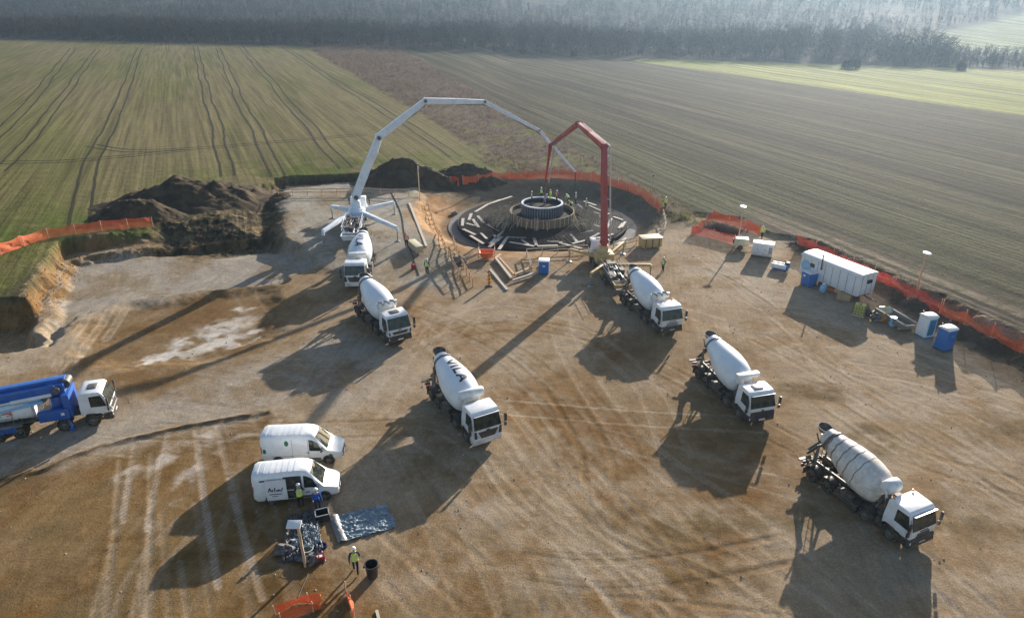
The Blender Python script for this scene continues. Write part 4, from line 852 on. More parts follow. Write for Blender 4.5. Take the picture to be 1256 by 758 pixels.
J = [on_plane(442, 243, tipA, tipB)] + [on_plane(px, py, tipA, tipB) for px, py in [(464, 169), (521, 124), (594, 125), (661, 160), (705, 210)]]
J[0] = Vector((twd.x, twd.y, gz0 + 3.6))
boom(wp, [local(loc, hdg, p) for p in J], [(.84, 1.0), (.74, .9), (.6, .75), (.5, .6), (.42, .45), (.32, .32)], 'boom_white', hose=4.6)
for (px, py, px2, py2) in [(397, 286, 398, 301), (407, 252, 408, 268), (484, 245, 484, 263), (487, 279, 488, 296)]:
    fx_, fy_, fz_ = gp(px2, py2); f_ = local(loc, hdg, (fx_, fy_, fz_)); s = 1 if f_.y > 0 else -1; x0 = -3.2 if f_.x > -4.6 else -5.0
    outrigger(wp, (x0, s * .9, 1.5), (f_.x, f_.y, 1.75), f_.z, 'boom_white', .62, .36)
# ---- red boom pump
L_ = 12.4; rear = W(12.05, 67.2); hdg = R(97.5); fr = rear + L_ * np.array((math.cos(hdg), math.sin(hdg))); gz0 = hz(*rear)
rp = thing('concrete_pump', 'concrete pump with yellow outriggers and tall dark red boom at the pit edge', 'concrete pump', (fr[0], fr[1], gz0), hdg, 'truck mounted concrete pumps')
pump_body(rp, L_, [-1.4, -3.1, -7.2, -8.6], 'pump_yellow', 'machinery_grey', style='star')
loc = rp.location; tw = Matrix.Translation(loc) @ Matrix.Rotation(hdg, 4, 'Z') @ Vector((-3.3, 0, 0))
tb = MB(); tb.box((-3.3, 0, 1.4), (1.9, 2.2, 1.0)); tb.lathe([(0, .8), (.2, .8), (.25, .6), (.9, .5)], (-3.3, 0, 1.9), (0, 0, 1), 18); link('turret', tb, 'pump_yellow', rp, bevel=.04)
tb = MB(); tb.box((-3.3, 0, 3.0), (.8, .6, .9)); link('boom_base', tb, 'boom_red', rp, bevel=.03)
tipA = (tw.x, tw.y); tipB = at(668, 250, 0)
J = [Vector((tw.x, tw.y, gz0 + 3.2))] + [on_plane(px, py, tipA, tipB) for px, py in [(741, 180), (709, 152), (675, 178), (669, 224)]]
boom(rp, [local(loc, hdg, p) for p in J], [(.62, .75), (.56, .68), (.46, .52), (.36, .4), (.2, .2)], 'boom_red', jointm='boom_red', hose=1.6, pipe_side=-1, pipe_off=.45)
for (px, py) in [(698, 321), (724, 352), (764, 312), (797, 341)]:
    fx_, fy_, fz_ = gp(px, py); f_ = local(loc, hdg, (fx_, fy_, fz_)); s = 1 if f_.y > 0 else -1; x0 = -2.9 if f_.x > -5 else -6.2
    outrigger(rp, (x0, s * .8, 1.3), (f_.x, f_.y, 1.6), f_.z, 'pump_yellow')
# ---- blue pump at the left border
x, y, z = gp(144, 509); hdg = R(19); L_ = 12.6
bp_ = thing('concrete_pump', 'blue concrete pump truck with folded boom and white cab at the left border', 'concrete pump', (x, y, z), hdg, 'truck mounted concrete pumps')
pump_body(bp_, L_, [-1.35, -3.25, -6.1, -7.6], 'boom_blue', 'machinery_grey', style='lion')
tb = MB(); tb.box((-2.75, 0, 2.0), (.5, 2.1, 1.9)); tb.box((-3.3, 0, 3.2), (1.1, 1.0, .9)); tb.lathe([(0, .7), (1.3, .6)], (-3.5, .1, 1.3), (0, 0, 1), 18); link('turret', tb, 'boom_blue', bp_, bevel=.05)
for k, (y_, z_, w_, h_, x0, x1, c_, z2) in enumerate([(.28, 3.45, .6, .9, -2.7, -12.4, 'boom_blue', 3.05), (-.36, 3.3, .55, .66, -3.2, -11.9, 'boom_blue', 2.95), (.28, 2.75, .42, .5, -3.8, -11.8, 'boom_blue', 2.4), (-.5, 2.72, .4, .5, -4.1, -11.0, 'light_blue', 2.42)]):
    m = MB(); m.beam((x0, y_, z_), (x1, y_, z2), w_, h_, w_ * .8, h_ * .75); m.beam((x0 - .1, y_ - w_ / 2 - .02, z_), (x0 - 1.4, y_ - w_ / 2 - .02, z_ - .08), .05, h_ * 1.2, .04, h_ * .6); o = link('boom_section', m, c_, bp_, bevel=.03)
    j = MB(); j.lathe([(-w_ * .75, h_ * .4), (w_ * .75, h_ * .4)], (x0 - .05, y_, z_), (0, 1, 0), 14); link('joint_pin', j, 'machinery_grey', o)
m = MB(); m.tube([(-3.6, -.72, 3.0), (-6.2, -.74, 2.86)], .14, 12); m.tube([(-6.2, -.74, 2.86), (-7.4, -.74, 2.8)], .07, 10); link('cylinder', m, 'white_plastic', bp_)
m = MB(); m.tube([(-4.2, -.9, 2.62), (-7.2, -.98, 2.3), (-8.2, -.98, 2.0), (-12.2, -.98, 1.9)], .1, 8); link('delivery_pipe', m, 'light_blue', bp_)
m = MB(); m.lathe([(0, .1), (.02, .62), (.2, .68), (3.4, .68), (3.6, .6), (3.62, .1)], (-5.0, -.42, 2.0), (-1, 0, 0), 22); tk = link('water_tank', m, 'tank_white', bp_)
m = MB(); PT = lambda u, v: Vector((-8.05 + u, -.42 - .688 * math.cos(v), 2.0 + .688 * math.sin(v)))
m.grid(lambda i, j: PT(.72 + .28 * i + .1 * j, .08 + .5 * i), 4, 1); m.grid(lambda i, j: PT(.6 + .5 * i, .0 + .12 * j), 4, 1); link('teal_mark', m, 'teal', tk, fix=False)
m = MB(); letters(m, '3', lambda u, v: PT(1.45 + u, .02 + v * .75), h=.6, w=.55, t=.14); m.grid(lambda i, j: PT(1.2 + .4 * i, .28 + .12 * j), 3, 1); link('red_mark', m, 'orange_plastic', tk, fix=False)
m = MB(); m.box((-3.7, -1.0, 1.5), (2.0, .5, .85)); bx = link('side_locker', m, 'boom_blue', bp_, bevel=.04)
m = MB(); m.box((-3.1, -1.256, 1.55), (.22, .012, .22)); link('sticker', m, 'white_plastic', bx)
m = MB(); m.box((-8.6, -1.16, 1.12), (5.6, .12, .16)); link('side_rail', m, 'steel', bp_)
m = MB(); m.beam((-2.95, -1.0, 1.2), (-2.75, -1.3, .3), .16, .2); m.beam((-2.75, -1.3, .35), (-2.75, -1.3, .12), .3, .3); link('outrigger', m, 'boom_blue', bp_, bevel=.02)
# ------------------------------------------------------------------ vans
class Shell:
    """closed body from cross sections along x; patches can be laid on it"""
    def __init__(s, st): s.x = [a[0] for a in st]; s.r = [a[1] for a in st]
    def pt(s, x, k):
        X = s.x; i = 0
        while i < len(X) - 2 and x < X[i + 1]: i += 1
        f = (x - X[i]) / (X[i + 1] - X[i]); j = int(min(k, len(s.r[0]) - 1 - 1e-6)); g = k - j
        def q(ring): a, b = Vector(ring[j]), Vector(ring[(j + 1) % len(ring)]); return a + (b - a) * g
        a, b = q(s.r[i]), q(s.r[i + 1]); return a + (b - a) * f
    def patch(s, mb, x0, x1, k0, k1, off=.012, nx=6, nk=4, cut=None):
        def fn(u, v):
            x, k = x0 + (x1 - x0) * u, k0 + (k1 - k0) * v
            if cut: x = cut(x, v)
            p = s.pt(x, k); e = 1e-2; n = (s.pt(x - e, k) - p).cross(s.pt(x, k + e) - p); n = n.normalized() if n.length > 1e-9 else Vector((0, 0, 1))
            c = Vector((x, 0, 1.2)); n = n if n.dot(p - c) > 0 else -n; return p + n * off
        mb.grid(fn, nx, nk)
def ztop(x): return float(np.interp(-x, [0, .04, .3, 1.0, 1.8, 2.15, 2.7, 5.7, 5.9], [.72, .92, 1.06, 1.26, 2.22, 2.46, 2.58, 2.52, 2.4]))
def van_shell():
    st = []
    for x in [0, -.05, -.15, -.35, -.65, -.98, -1.2, -1.5, -1.8, -2.15, -2.7, -3.5, -4.6, -5.7, -5.88, -5.92]:
        w_ = float(np.interp(-x, [0, .05, .15, .35, .65, 1.0, 5.7, 5.92], [.62, .76, .86, .93, .97, 1.0, 1.0, .95])); zt = ztop(x); zb = .34 if x > -5.85 else .5; bl = min(1.16, zt - .14)
        lean = .17 * max(0, (zt - bl) / 1.42); half = [(w_ * .93, zb), (w_, zb + .16), (w_, bl), (w_ - lean * .85, bl + (zt - bl) * .82), (w_ - lean - .12, zt - .035), (w_ * .4, zt + .012)]
        st.append((x, [(x, -y, z) for y, z in half] + [(x, y, z) for y, z in half[::-1]]))
    return Shell(st)
def van(label, px, py, hdg, opened):
    x, y, z = gp(px, py); root = thing('panel_van', label, 'van', (x, y, z), R(hdg), 'white panel vans parked side by side'); root.scale = (.89, .94, .92) if opened else (.92, .94, .92); sh = van_shell()
    b = MB(); b.loft(sh.r); body = link('body', b, 'van_white', root, smooth=.75)
    # ring index: 0 bottom right .. 5 roof right, 6 roof left .. 11 bottom left  (right side is -y)
    m = MB(); sh.patch(m, -1.04, -1.86, 4.1, 6.9, .014, 8, 8); m.v = m.v; link('windscreen', m, 'glass_dark', root, fix=False)
    for k0, k1, nm in ((2.08, 2.92, 'r'), (8.92, 8.08, 'l')):
        m = MB(); sh.patch(m, -1.3, -2.35, k0, k1, .012, 6, 4, cut=lambda x, v: x if x < -1.9 else x - .42 * v); link('side_window', m, 'glass_dark', root, fix=False)
        for x_ in (-1.0, -4.75):
            s = -1 if nm == 'r' else 1; a = MB(); a.lathe([(0, .44), (.012, .43)], (x_, s * .998, .38), (0, s, 0), 24); link('wheel_arch', a, 'black_plastic', root)
            w_ = add_wheel(root, x_, s * .90, False, .36)
        mi = MB(); s = -1 if nm == 'r' else 1; mi.box((-1.42, s * 1.16, 1.38), (.12, .22, .32)); mi.box((-1.42, s * 1.02, 1.3), (.08, .12, .06)); link('mirror', mi, 'black_plastic', root, bevel=.03)
        h = MB(); sh.patch(h, -.12, -.62, (1.35 if s < 0 else 9.65), (1.95 if s < 0 else 9.05), .012, 4, 3); link('headlight', h, 'lamp_glass', root, fix=False)
        t = MB(); t.box((-5.9, s * .93, 1.35), (.05, .1, .55)); link('tail_light', t, 'red_lens', root)
        sk = MB(); sk.box((-2.9, s * 1.006, .52), (2.7, .02, .16)); link('side_moulding', sk, 'black_plastic', root)
    gmb = MB(); gmb.box((.005, 0, .72), (.03, 1.0, .16)); gmb.box((.01, 0, .48), (.05, 1.2, .14)); link('grille', gmb, 'black_plastic', root)
    p = MB(); p.box((.03, 0, .56), (.015, .5, .11)); link('number_plate', p, 'white_plastic', root)
    rb = MB()
    for k in range(7): sh.patch(rb, -2.9 - k * .42, -3.0 - k * .42, 4.15, 6.85, .012, 1, 6)
    link('roof_rib', rb, 'van_white', body, fix=False)
    hd = MB(); sh.patch(hd, -2.35, -2.55, 1.85, 1.97, .02, 2, 1); link('door_handle', hd, 'black_plastic', root, fix=False)
    if opened:
        o = MB(); sh.patch(o, -2.5, -3.75, .95, 2.9, .008, 5, 5); link('doorway_shade', o, 'black_plastic', root, fix=False)  # flat black patch on the closed shell, painted shade of the van interior
        d = MB(); q = lambda u, v, off=0: Vector((-3.55 - 1.45 * u, -1.09 - off + .1 * max(0, v - .55), .48 + 1.66 * v)); d.grid(lambda u, v: q(u, v, .03), 6, 6); d.grid(lambda u, v: q(u, v, -.03), 6, 6)
        d.slab([q(0, 0), q(1, 0), q(1, .55), q(0, .55)], .03); dr = link('sliding_door', d, 'van_white', root, fix=False)
        sc_ = MB(); P = lambda u, v: q(.12 + .75 * (1 - u) if False else .88 - .72 * u, .42 + .26 * v, .045)
        # a loose dark blue handwritten-looking word: tall first stroke, then smaller waves
        def ln(a, c, t=.07): 
            a, c = np.array(a, float), np.array(c, float); n_ = np.array((-(c - a)[1], (c - a)[0])); n_ = n_ / np.hypot(*n_) * t / 2; sc_.grid(lambda i, j: P(*(a + (c - a) * i + n_ * (1 - 2 * j))), 2, 1)
        for a_, c_ in [((0, .1), (.12, .9)), ((.12, .9), (.2, .1)), ((.05, .4), (.2, .42)), ((.28, .1), (.28, .55)), ((.28, .5), (.38, .55)), ((.42, .1), (.46, .9)), ((.46, .1), (.56, .12)), ((.56, .12), (.6, .5)), ((.66, .1), (.68, .55)), ((.68, .5), (.76, .5)), ((.76, .5), (.78, .1)), ((.84, .1), (.98, .8))]: ln(a_, c_)
        link('lettering', sc_, 'navy_ink', dr, fix=False)
        l2 = MB(); l2.grid(lambda i, j: q(.85 - .6 * i, .3 + .04 * j, .045), 2, 1); l2.grid(lambda i, j: q(.75 - .3 * i, .2 + .03 * j, .045), 2, 1); link('small_print', l2, 'navy_ink', dr, fix=False)
        s2 = MB(); sh.patch(s2, -4.2, -5.4, 2.7, 2.8, .014, 4, 1); sh.patch(s2, -2.0, -2.3, 1.5, 1.62, .02, 2, 1); link('small_print', s2, 'navy_ink', body, fix=False)
    else:
        for (xa, xb, ka, kb) in [(-5.55, -5.8, 1.9, 2.3), (-3.85, -4.15, 2.45, 2.85), (-.65, -.95, 1.2, 1.75)]:
            d = MB(); c_ = ((xa + xb) / 2, (ka + kb) / 2)
            V = [(c_[0] + (xa - xb) / 2 * math.cos(t), c_[1] + (kb - ka) / 2 * math.sin(t)) for t in np.linspace(0, 2 * math.pi, 17)[:-1]]
            vs = [sh.pt(*c_)] + [sh.pt(*v) for v in V]; d.add([p_ + Vector((0, -.018, 0)) for p_ in vs], [(0, i + 1, (i + 1) % 16 + 1) for i in range(16)]); link('round_decal', d, 'green_decal', body, fix=False)
        ds = MB(); sh.patch(ds, -3.6, -3.62, 1.0, 2.9, .012, 1, 4); sh.patch(ds, -3.6, -5.2, 1.45, 1.5, .012, 3, 1); sh.patch(ds, -2.42, -2.44, 1.0, 2.9, .012, 1, 4); link('panel_seam', ds, 'black_plastic', body, fix=False)
    return root
van('white panel van with round green decals, farther from the camera of the two', 423, 558, 3, False)
van('white panel van with open sliding door and dark blue script, nearer the junk pile', 418, 600, 8, True)

# ------------------------------------------------------------------ nets, rails, posts
def resample(P, step):
    P = np.asarray(P); d = np.r_[0, np.cumsum(np.hypot(*np.diff(P, axis=0).T))]; n = max(2, int(round(d[-1] / step)) + 1); t = np.linspace(0, d[-1], n); return np.c_[np.interp(t, d, P[:, 0]), np.interp(t, d, P[:, 1])]
def net(label, P, h=1.1, m='net_orange', sag=.18, step=3.0, seed=0, flop=0.):
    P = np.asarray(P); Q = resample(P, .3); x0, y0 = Q[0]; z0 = gz(x0, y0); root = thing('safety_net', label, 'safety net', (x0, y0, z0), 0, 'orange safety nets round the site')
    d = np.gradient(Q, axis=0); nn = np.stack([-d[:, 1], d[:, 0]], 1); nn /= np.linalg.norm(nn, axis=1)[:, None]; s = np.arange(len(Q)) * .3; mb = MB(); V = []; k = 5
    top = h * (1 - sag * np.abs(np.sin(s * math.pi / step)) ** .7 * (.4 + 1.2 * vn(s * .35, s * 0, seed)))
    for i, (x, y) in enumerate(Q):
        g = gz(x, y) - z0
        for j in range(k + 1):
            f = j / k; o = (vn(np.array(s[i] * .9), np.array(f * 2.5), seed + 3) - .5) * .5 * (1 - abs(2 * f - 1) * .5) + flop * f; V.append((x + nn[i][0] * float(o) - x0, y + nn[i][1] * float(o) - y0, g + top[i] * f + .02))
    mb.v = V; mb.f = [(i * (k + 1) + j, (i + 1) * (k + 1) + j, (i + 1) * (k + 1) + j + 1, i * (k + 1) + j + 1) for i in range(len(Q) - 1) for j in range(k)]; mb.m = [0] * len(mb.f); link('net', mb, m, root, fix=False, smooth=1.5)
    for x, y in resample(P, step):
        g = gz(x, y) - z0; p = MB(); p.tube([(x - x0, y - y0, g - .2), (x - x0 + random.gauss(0, .05), y - y0 + random.gauss(0, .05), g + h * 1.06)], .035, 6); link('post', p, 'timber', root)
    return root
hl = lambda pts: np.array([hit(*p)[:2] for p in pts])
net('long orange net at the left border crossing the green field to the largest soil heap', catmull(hl([(-60, 335), (0, 313), (68, 291), (130, 283), (188, 279)]), 6), 1.3, seed=1, flop=.5)
net('orange net curving round the far rim of the foundation pit', catmull(hl([(568, 227), (630, 220), (690, 219), (740, 226), (778, 238), (800, 252), (808, 262)]), 6), 1.6, seed=2, flop=.3)
net('small crumpled red net lying at the left end of the pit net', hl([(552, 224), (558, 222), (564, 225), (562, 229)]), .9, 'net_red', seed=3)
net('orange-red net on the far side of the small dark trench', hl([(866, 276), (874, 270), (903, 278), (932, 288)]), 1.5, seed=4)
net('orange-red net on the near side of the small dark trench', hl([(848, 287), (872, 292), (902, 300)]), 1.25, 'net_red', seed=5, sag=.1)
net('short orange net closing the left end of the small dark trench', hl([(848, 287), (866, 276)]), 1.1, seed=6)
net('long orange-red net on the earth bank behind the site trailer and toilets', catmull(hl([(978, 300), (1020, 318), (1080, 345), (1140, 377), (1152, 384)]), 6), 1.5, 'net_red', seed=7, flop=-.6)
net('bright orange net right of the toilets, running out of the right border', catmull(hl([(1153, 385), (1200, 408), (1256, 434), (1330, 472)]), 6), 1.5, seed=8, flop=-.6)
net('crumpled bright orange net pile at the lower border, below the lamp board', hl([(338, 752), (362, 742), (392, 738), (396, 748), (352, 758), (345, 764)]), .7, seed=9, step=1.5)
net('short leaning orange net strip at the lower border beside the black bin', hl([(424, 726), (430, 742), (434, 760)]), .75, seed=10, step=1.2)

def lamp_post(label, px, py, ptop, head=None, z=None):
    x, y, g = gp(px, py); g = g if z is None else z
    u, v = (ptop[0] - 628) / FPX, (ptop[1] - 379) / FPX; c, s = math.cos(PITCH), math.sin(PITCH); t = y / (c - v * s); h = CAM_H - (s + v * c) * t - g
    root = thing('lamp_post', label, 'lamp post', (x, y, g), 0, 'timber lamp posts round the site'); m = MB(); m.beam((0, 0, -.3), (random.uniform(-.06, .06), 0, h), .13, .13); link('pole', m, 'timber', root, bevel=.01)
    if head == 'disc': m = MB(); m.lathe([(0, .3), (.05, .44), (.13, .4), (.16, .1)], (0, -.05, h - .02), (0.08, -.1, 1), 20); link('lamp_head', m, 'white_plastic', root)
    if head == 'board': m = MB(); m.box((-.25, 0, h + .12), (.78, .5, .1), rx=R(20)); link('lamp_head', m, 'white_plastic', root, bevel=.015); m = MB(); m.tube([(.06, -.07, h), (.05, -.1, h * .5), (.3, -.5, .02), (.2, -2.2, .02)], .015, 5); link('cable', m, 'black_plastic', root)
    if head == 'stub': m = MB(); m.box((0, -.1, h - .15), (.36, .14, .22)); link('lamp_head', m, 'machinery_grey', root, bevel=.02)
    return root
lamp_post('timber lamp post with white disc head behind the small white trailer by the trench', 905, 297, (912, 254), 'disc')
lamp_post('timber lamp post with white disc head outside the net above the toilets', 1124, 357, (1135, 311), 'disc')
lamp_post('timber lamp post topped by a white board, standing in the foreground junk pile', 375, 695, (366, 645), 'board')
lamp_post('bare timber lamp post between the white boom pump and the pit, at the pad corner', 515, 246, (515, 201), 'stub')
lamp_post('bare timber lamp post in front of the small round heap, at the far pit rim', 608, 219, (607, 188), 'stub')
lamp_post('bare timber lamp post behind the pit net, between the two boom tips', 714, 221, (714, 190), 'stub')
lamp_post('bare timber lamp post behind the pit net, right of the red boom', 799, 244, (800, 214), 'stub')

def rail(label, pts, h=1.1, m='timber', rails=(1.05, .55), step=2.2, w_=.12, cat='guard rail', name='guard_rail', zs=None):
    P = np.asarray(pts); x0, y0 = P[0]; z0 = gz(x0, y0); root = thing(name, label, cat, (x0, y0, z0), 0, 'timber guard rails'); Q = resample(P, step); Z = [gz(*q) - z0 for q in Q]
    for (x, y), g in zip(Q, Z): b = MB(); b.beam((x - x0, y - y0, g - .25), (x - x0, y - y0, g + h), .1, .1); link('post', b, m, root)
    for r in rails:
        for i in range(len(Q) - 1):
            b = MB(); b.beam((Q[i][0] - x0, Q[i][1] - y0 - .06, Z[i] + r * h / 1.1 + random.gauss(0, .03)), (Q[i + 1][0] - x0, Q[i + 1][1] - y0 - .06, Z[i + 1] + r * h / 1.1 + random.gauss(0, .03)), .04, w_); link('rail', b, m, root)
    return root
rail('timber guard rail along the back edge of the raised pad behind the white pump', hl([(342, 242), (400, 240), (450, 239), (502, 241)]), m='timber_orange')
rail('timber guard rail down the orange slope, from the pad corner to the pit access', hl([(524, 252), (534, 282), (548, 312), (566, 348)]), m='timber_orange', step=1.8)
rail('second timber guard rail lower on the orange slope towards the white stone', hl([(556, 300), (566, 325), (580, 352)]), m='timber_orange', step=1.8, rails=(1.05, .7, .35))
rail('low timber barrier on the near edge of the pit behind the blue box', hl([(646, 314), (690, 310), (722, 309)]), m='timber', h=.95)
rail('timber barrier from the red pump cab to the cream box at the pit', hl([(752, 305), (776, 301), (792, 296)]), m='timber', h=.95)
rail('timber barrier from the cream box up to the right end of the pit net', hl([(806, 292), (817, 285), (813, 266)]), m='timber_pale', h=1.1)
rail('short timber barrier beside the blue box, crossing the access ramp', hl([(646, 316), (652, 332)]), m='timber_pale', h=.9)

def plank(label, a, b, z, w_=.3, th=.07, m='plank_grey', name='plank', group='loose planks on the rebar', cat='plank', za=None):
    A, B = Vector((*at(*a, z), z)), Vector((*at(*b, z), z if za is None else za)); c = (A + B) / 2; mb = MB(); mb.beam(A - c, B - c, w_, th); o = link(name, mb, m); o.location = c; tag(o, label, cat, group); return o

# ------------------------------------------------------------------ the foundation
fd = thing('turbine_foundation', 'round dark steel-reinforced foundation slab in the pit under both booms', 'foundation', (C0[0], C0[1], -1.7))
m = MB(); m.lathe([(0, 14.0), (.14, 13.9), (.14, .1)], (0, 0, -.02), (0, 0, 1), 96); link('blinding', m, 'concrete', fd)
m = MB(); m.lathe([(.1, RS), (.62, RS), (.66, RS - .15), (.92, 5.1), (.92, .1)], (0, 0, 0), (0, 0, 1), 96); link('slab_core', m, 'slab_dark', fd)
zr = lambda r: .68 + (RS - r) / (RS - 5.1) * .26
m = MB()
for k in range(96):
    a = 2 * math.pi * k / 96; m.beam((math.cos(a) * 5.2, math.sin(a) * 5.2, zr(5.2) + .03), (math.cos(a) * RS, math.sin(a) * RS, zr(RS) + .03), .035, .035)
for r in np.arange(5.6, RS + .01, .36): m.tube([(math.cos(a) * r, math.sin(a) * r, zr(r) + .06) for a in np.linspace(0, 2 * math.pi, 73)], .02, 4, caps=False)
for k in range(260):
    a = 2 * math.pi * k / 260; m.beam((math.cos(a) * (RS + .02), math.sin(a) * (RS + .02), .12), (math.cos(a) * (RS + .02), math.sin(a) * (RS + .02), .7), .03, .03)
o = link('rebar_mat', m, 'rebar', fd, fix=False); o['kind'] = 'stuff'
m = MB()
for k in range(700):
    a = random.uniform(0, 2 * math.pi)
    if random.random() > abs(math.cos(a)) ** 1.5 * 1.1 or (math.sin(a) < -.75): continue
    r = random.uniform(5.3, 8.0); h_ = random.uniform(.4, 1.0); ca, sa = math.cos(a), math.sin(a); b_ = random.uniform(.15, .5)
    m.tube([(ca * (r + b_), sa * (r + b_), zr(r)), (ca * (r + b_ * .6), sa * (r + b_ * .6), zr(r) + h_ * .6), (ca * r, sa * r, zr(r) + h_ * .95), (ca * (r - b_), sa * (r - b_), zr(r) + h_)], .022, 4)
o = link('starter_bars', m, 'rebar_pale', fd, fix=False); o['kind'] = 'stuff'
pf = thing('pedestal_formwork', 'round brown timber formwork drum in the middle of the foundation', 'formwork', (C0[0], C0[1], -.85))
m = MB(); m.lathe([(0, 4.75), (1.42, 4.75), (1.42, 4.63), (.9, 4.63), (.0, 4.63)], (0, 0, 0), (0, 0, 1), 72); link('panel', m, 'formwork', pf)
m = MB(); m.lathe([(.85, 4.62), (.95, 4.55), (.95, .1)], (0, 0, 0), (0, 0, 1), 48); link('inner_rebar', m, 'slab_dark', pf)
for k in range(36):
    a = 2 * math.pi * k / 36; m = MB(); m.beam((math.cos(a) * 4.81, math.sin(a) * 4.81, 0), (math.cos(a) * 4.81, math.sin(a) * 4.81, 1.45), .1, .1, up=(math.cos(a), math.sin(a), 0)); link('waling', m, 'timber', pf)
for k in range(6):
    a = -1.75 + (k - 2) * .28 if k < 4 else (2.9 if k == 4 else -.35); m = MB(); m.beam((math.cos(a) * 4.85, math.sin(a) * 4.85, 1.3), (math.cos(a) * 5.6, math.sin(a) * 5.6, .0), .09, .09); link('brace', m, 'timber', pf)
m = MB(); m.use(0)
for s in (-.25, .25): m.beam((-1.0 + s, -4.9, 1.9), (-1.0 + s, -5.4, -.05), .05, .05)
for k in range(6): m.beam((-1.25, -4.95 - k * .085, 1.65 - k * .3), (-.75, -4.95 - k * .085, 1.65 - k * .3), .04, .04)
o = link('ladder', m, 'timber_pale'); o.location = (C0[0], C0[1], -.85); tag(o, 'short timber ladder leaning on the near side of the round formwork', 'ladder')
ar = thing('anchor_ring', 'dark blue tower anchor ring with pale top flange, crew standing inside', 'anchor ring', (C0[0], C0[1], .1))
m = MB(); m.lathe([(0, 3.0), (1.55, 3.0), (1.55, 2.9), (0, 2.9)], (0, 0, 0), (0, 0, 1), 64); link('cage', m, 'flange_blue', ar)
m = MB(); m.lathe([(1.58, 3.08), (1.7, 3.08), (1.7, 2.8), (1.55, 2.8), (1.55, 3.08)], (0, 0, 0), (0, 0, 1), 64, caps=False); fl = link('flange', m, 'flange_white', ar)
for k in range(48):
    a = 2 * math.pi * k / 48; m = MB(); m.tube([(math.cos(a) * 3.08, math.sin(a) * 3.08, .05), (math.cos(a) * 3.08, math.sin(a) * 3.08, 1.5)], .05, 6); link('anchor_bolt', m, 'steel', ar)
m = MB(); m.lathe([(0, 2.85), (1.2, 2.8), (1.25, .1)], (0, 0, 0), (0, 0, 1), 40); link('inner_deck', m, 'slab_dark', ar)
PZ = lambda a: -.95
pl = [((567, 277), (568, 268)), ((575, 270), (578, 262)), ((580, 269), (587, 279)), ((586, 265), (594, 274)), ((568, 281), (583, 288)), ((597, 275), (613, 284)), ((577, 289), (593, 299)), ((601, 299), (618, 283)), ((600, 303), (616, 290)), ((612, 306), (623, 290)),
      ((622, 291), (645, 292)), ((625, 297), (655, 302)), ((653, 286), (658, 301)), ((659, 302), (684, 301)), ((667, 290), (692, 290)), ((698, 285), (708, 297)), ((686, 298), (714, 305)), ((707, 287), (727, 283)), ((702, 299), (718, 295)),
      ((583, 260), (598, 251)), ((598, 251), (614, 245)), ((604, 249), (628, 241)), ((723, 273), (736, 279)), ((716, 247), (731, 252)), ((722, 252), (738, 259)), ((727, 260), (740, 264)), ((752, 266), (764, 270)), ((759, 280), (764, 274)), ((762, 279), (767, 272)), ((755, 302), (768, 292)), ((744, 280), (750, 268)), ((734, 266), (748, 262)), ((590, 286), (597, 293)), ((629, 285), (641, 287)), ((671, 296), (690, 297)), ((640, 294), (648, 300)), ((572, 274), (583, 277)), ((724, 292), (735, 286)), ((740, 291), (752, 287)), ((606, 288), (611, 296))]
used = {}
WORDS = ['twelve', 'one', 'two', 'three', 'four', 'five', 'six', 'seven', 'eight', 'nine', 'ten', 'eleven']
for i, (a, b) in enumerate(pl):
    A, B = np.array(at(*a, -1)), np.array(at(*b, -1)); mid = (A + B) / 2 - C0; d = B - A; ang = math.atan2(mid[0], mid[1]); hr = WORDS[int(round(ang / (math.pi / 6))) % 12]; rad = np.hypot(*mid)
    al = abs(d @ mid) / (np.hypot(*d) * rad); pose = 'pointing at the formwork' if al > .8 else 'laid along the rim' if al < .4 else 'lying aslant'
    ln = 'long' if np.hypot(*d) > 3.3 else 'short'; lab = f"{ln} grey plank {pose}, {'outer' if rad > 10.3 else 'inner'} rebar at {hr} o'clock of the slab"
    if lab in used: lab = lab.replace('grey plank', 'weathered board')
    if lab in used: lab = lab.replace('weathered', 'worn')
    used[lab] = 1
    plank(lab, a, b, -.93 + .008 * (i % 4), .42 if i < 22 else .36, .07, 'plank_grey' if i < 19 else 'timber_pale', group='loose planks on the foundation rebar')
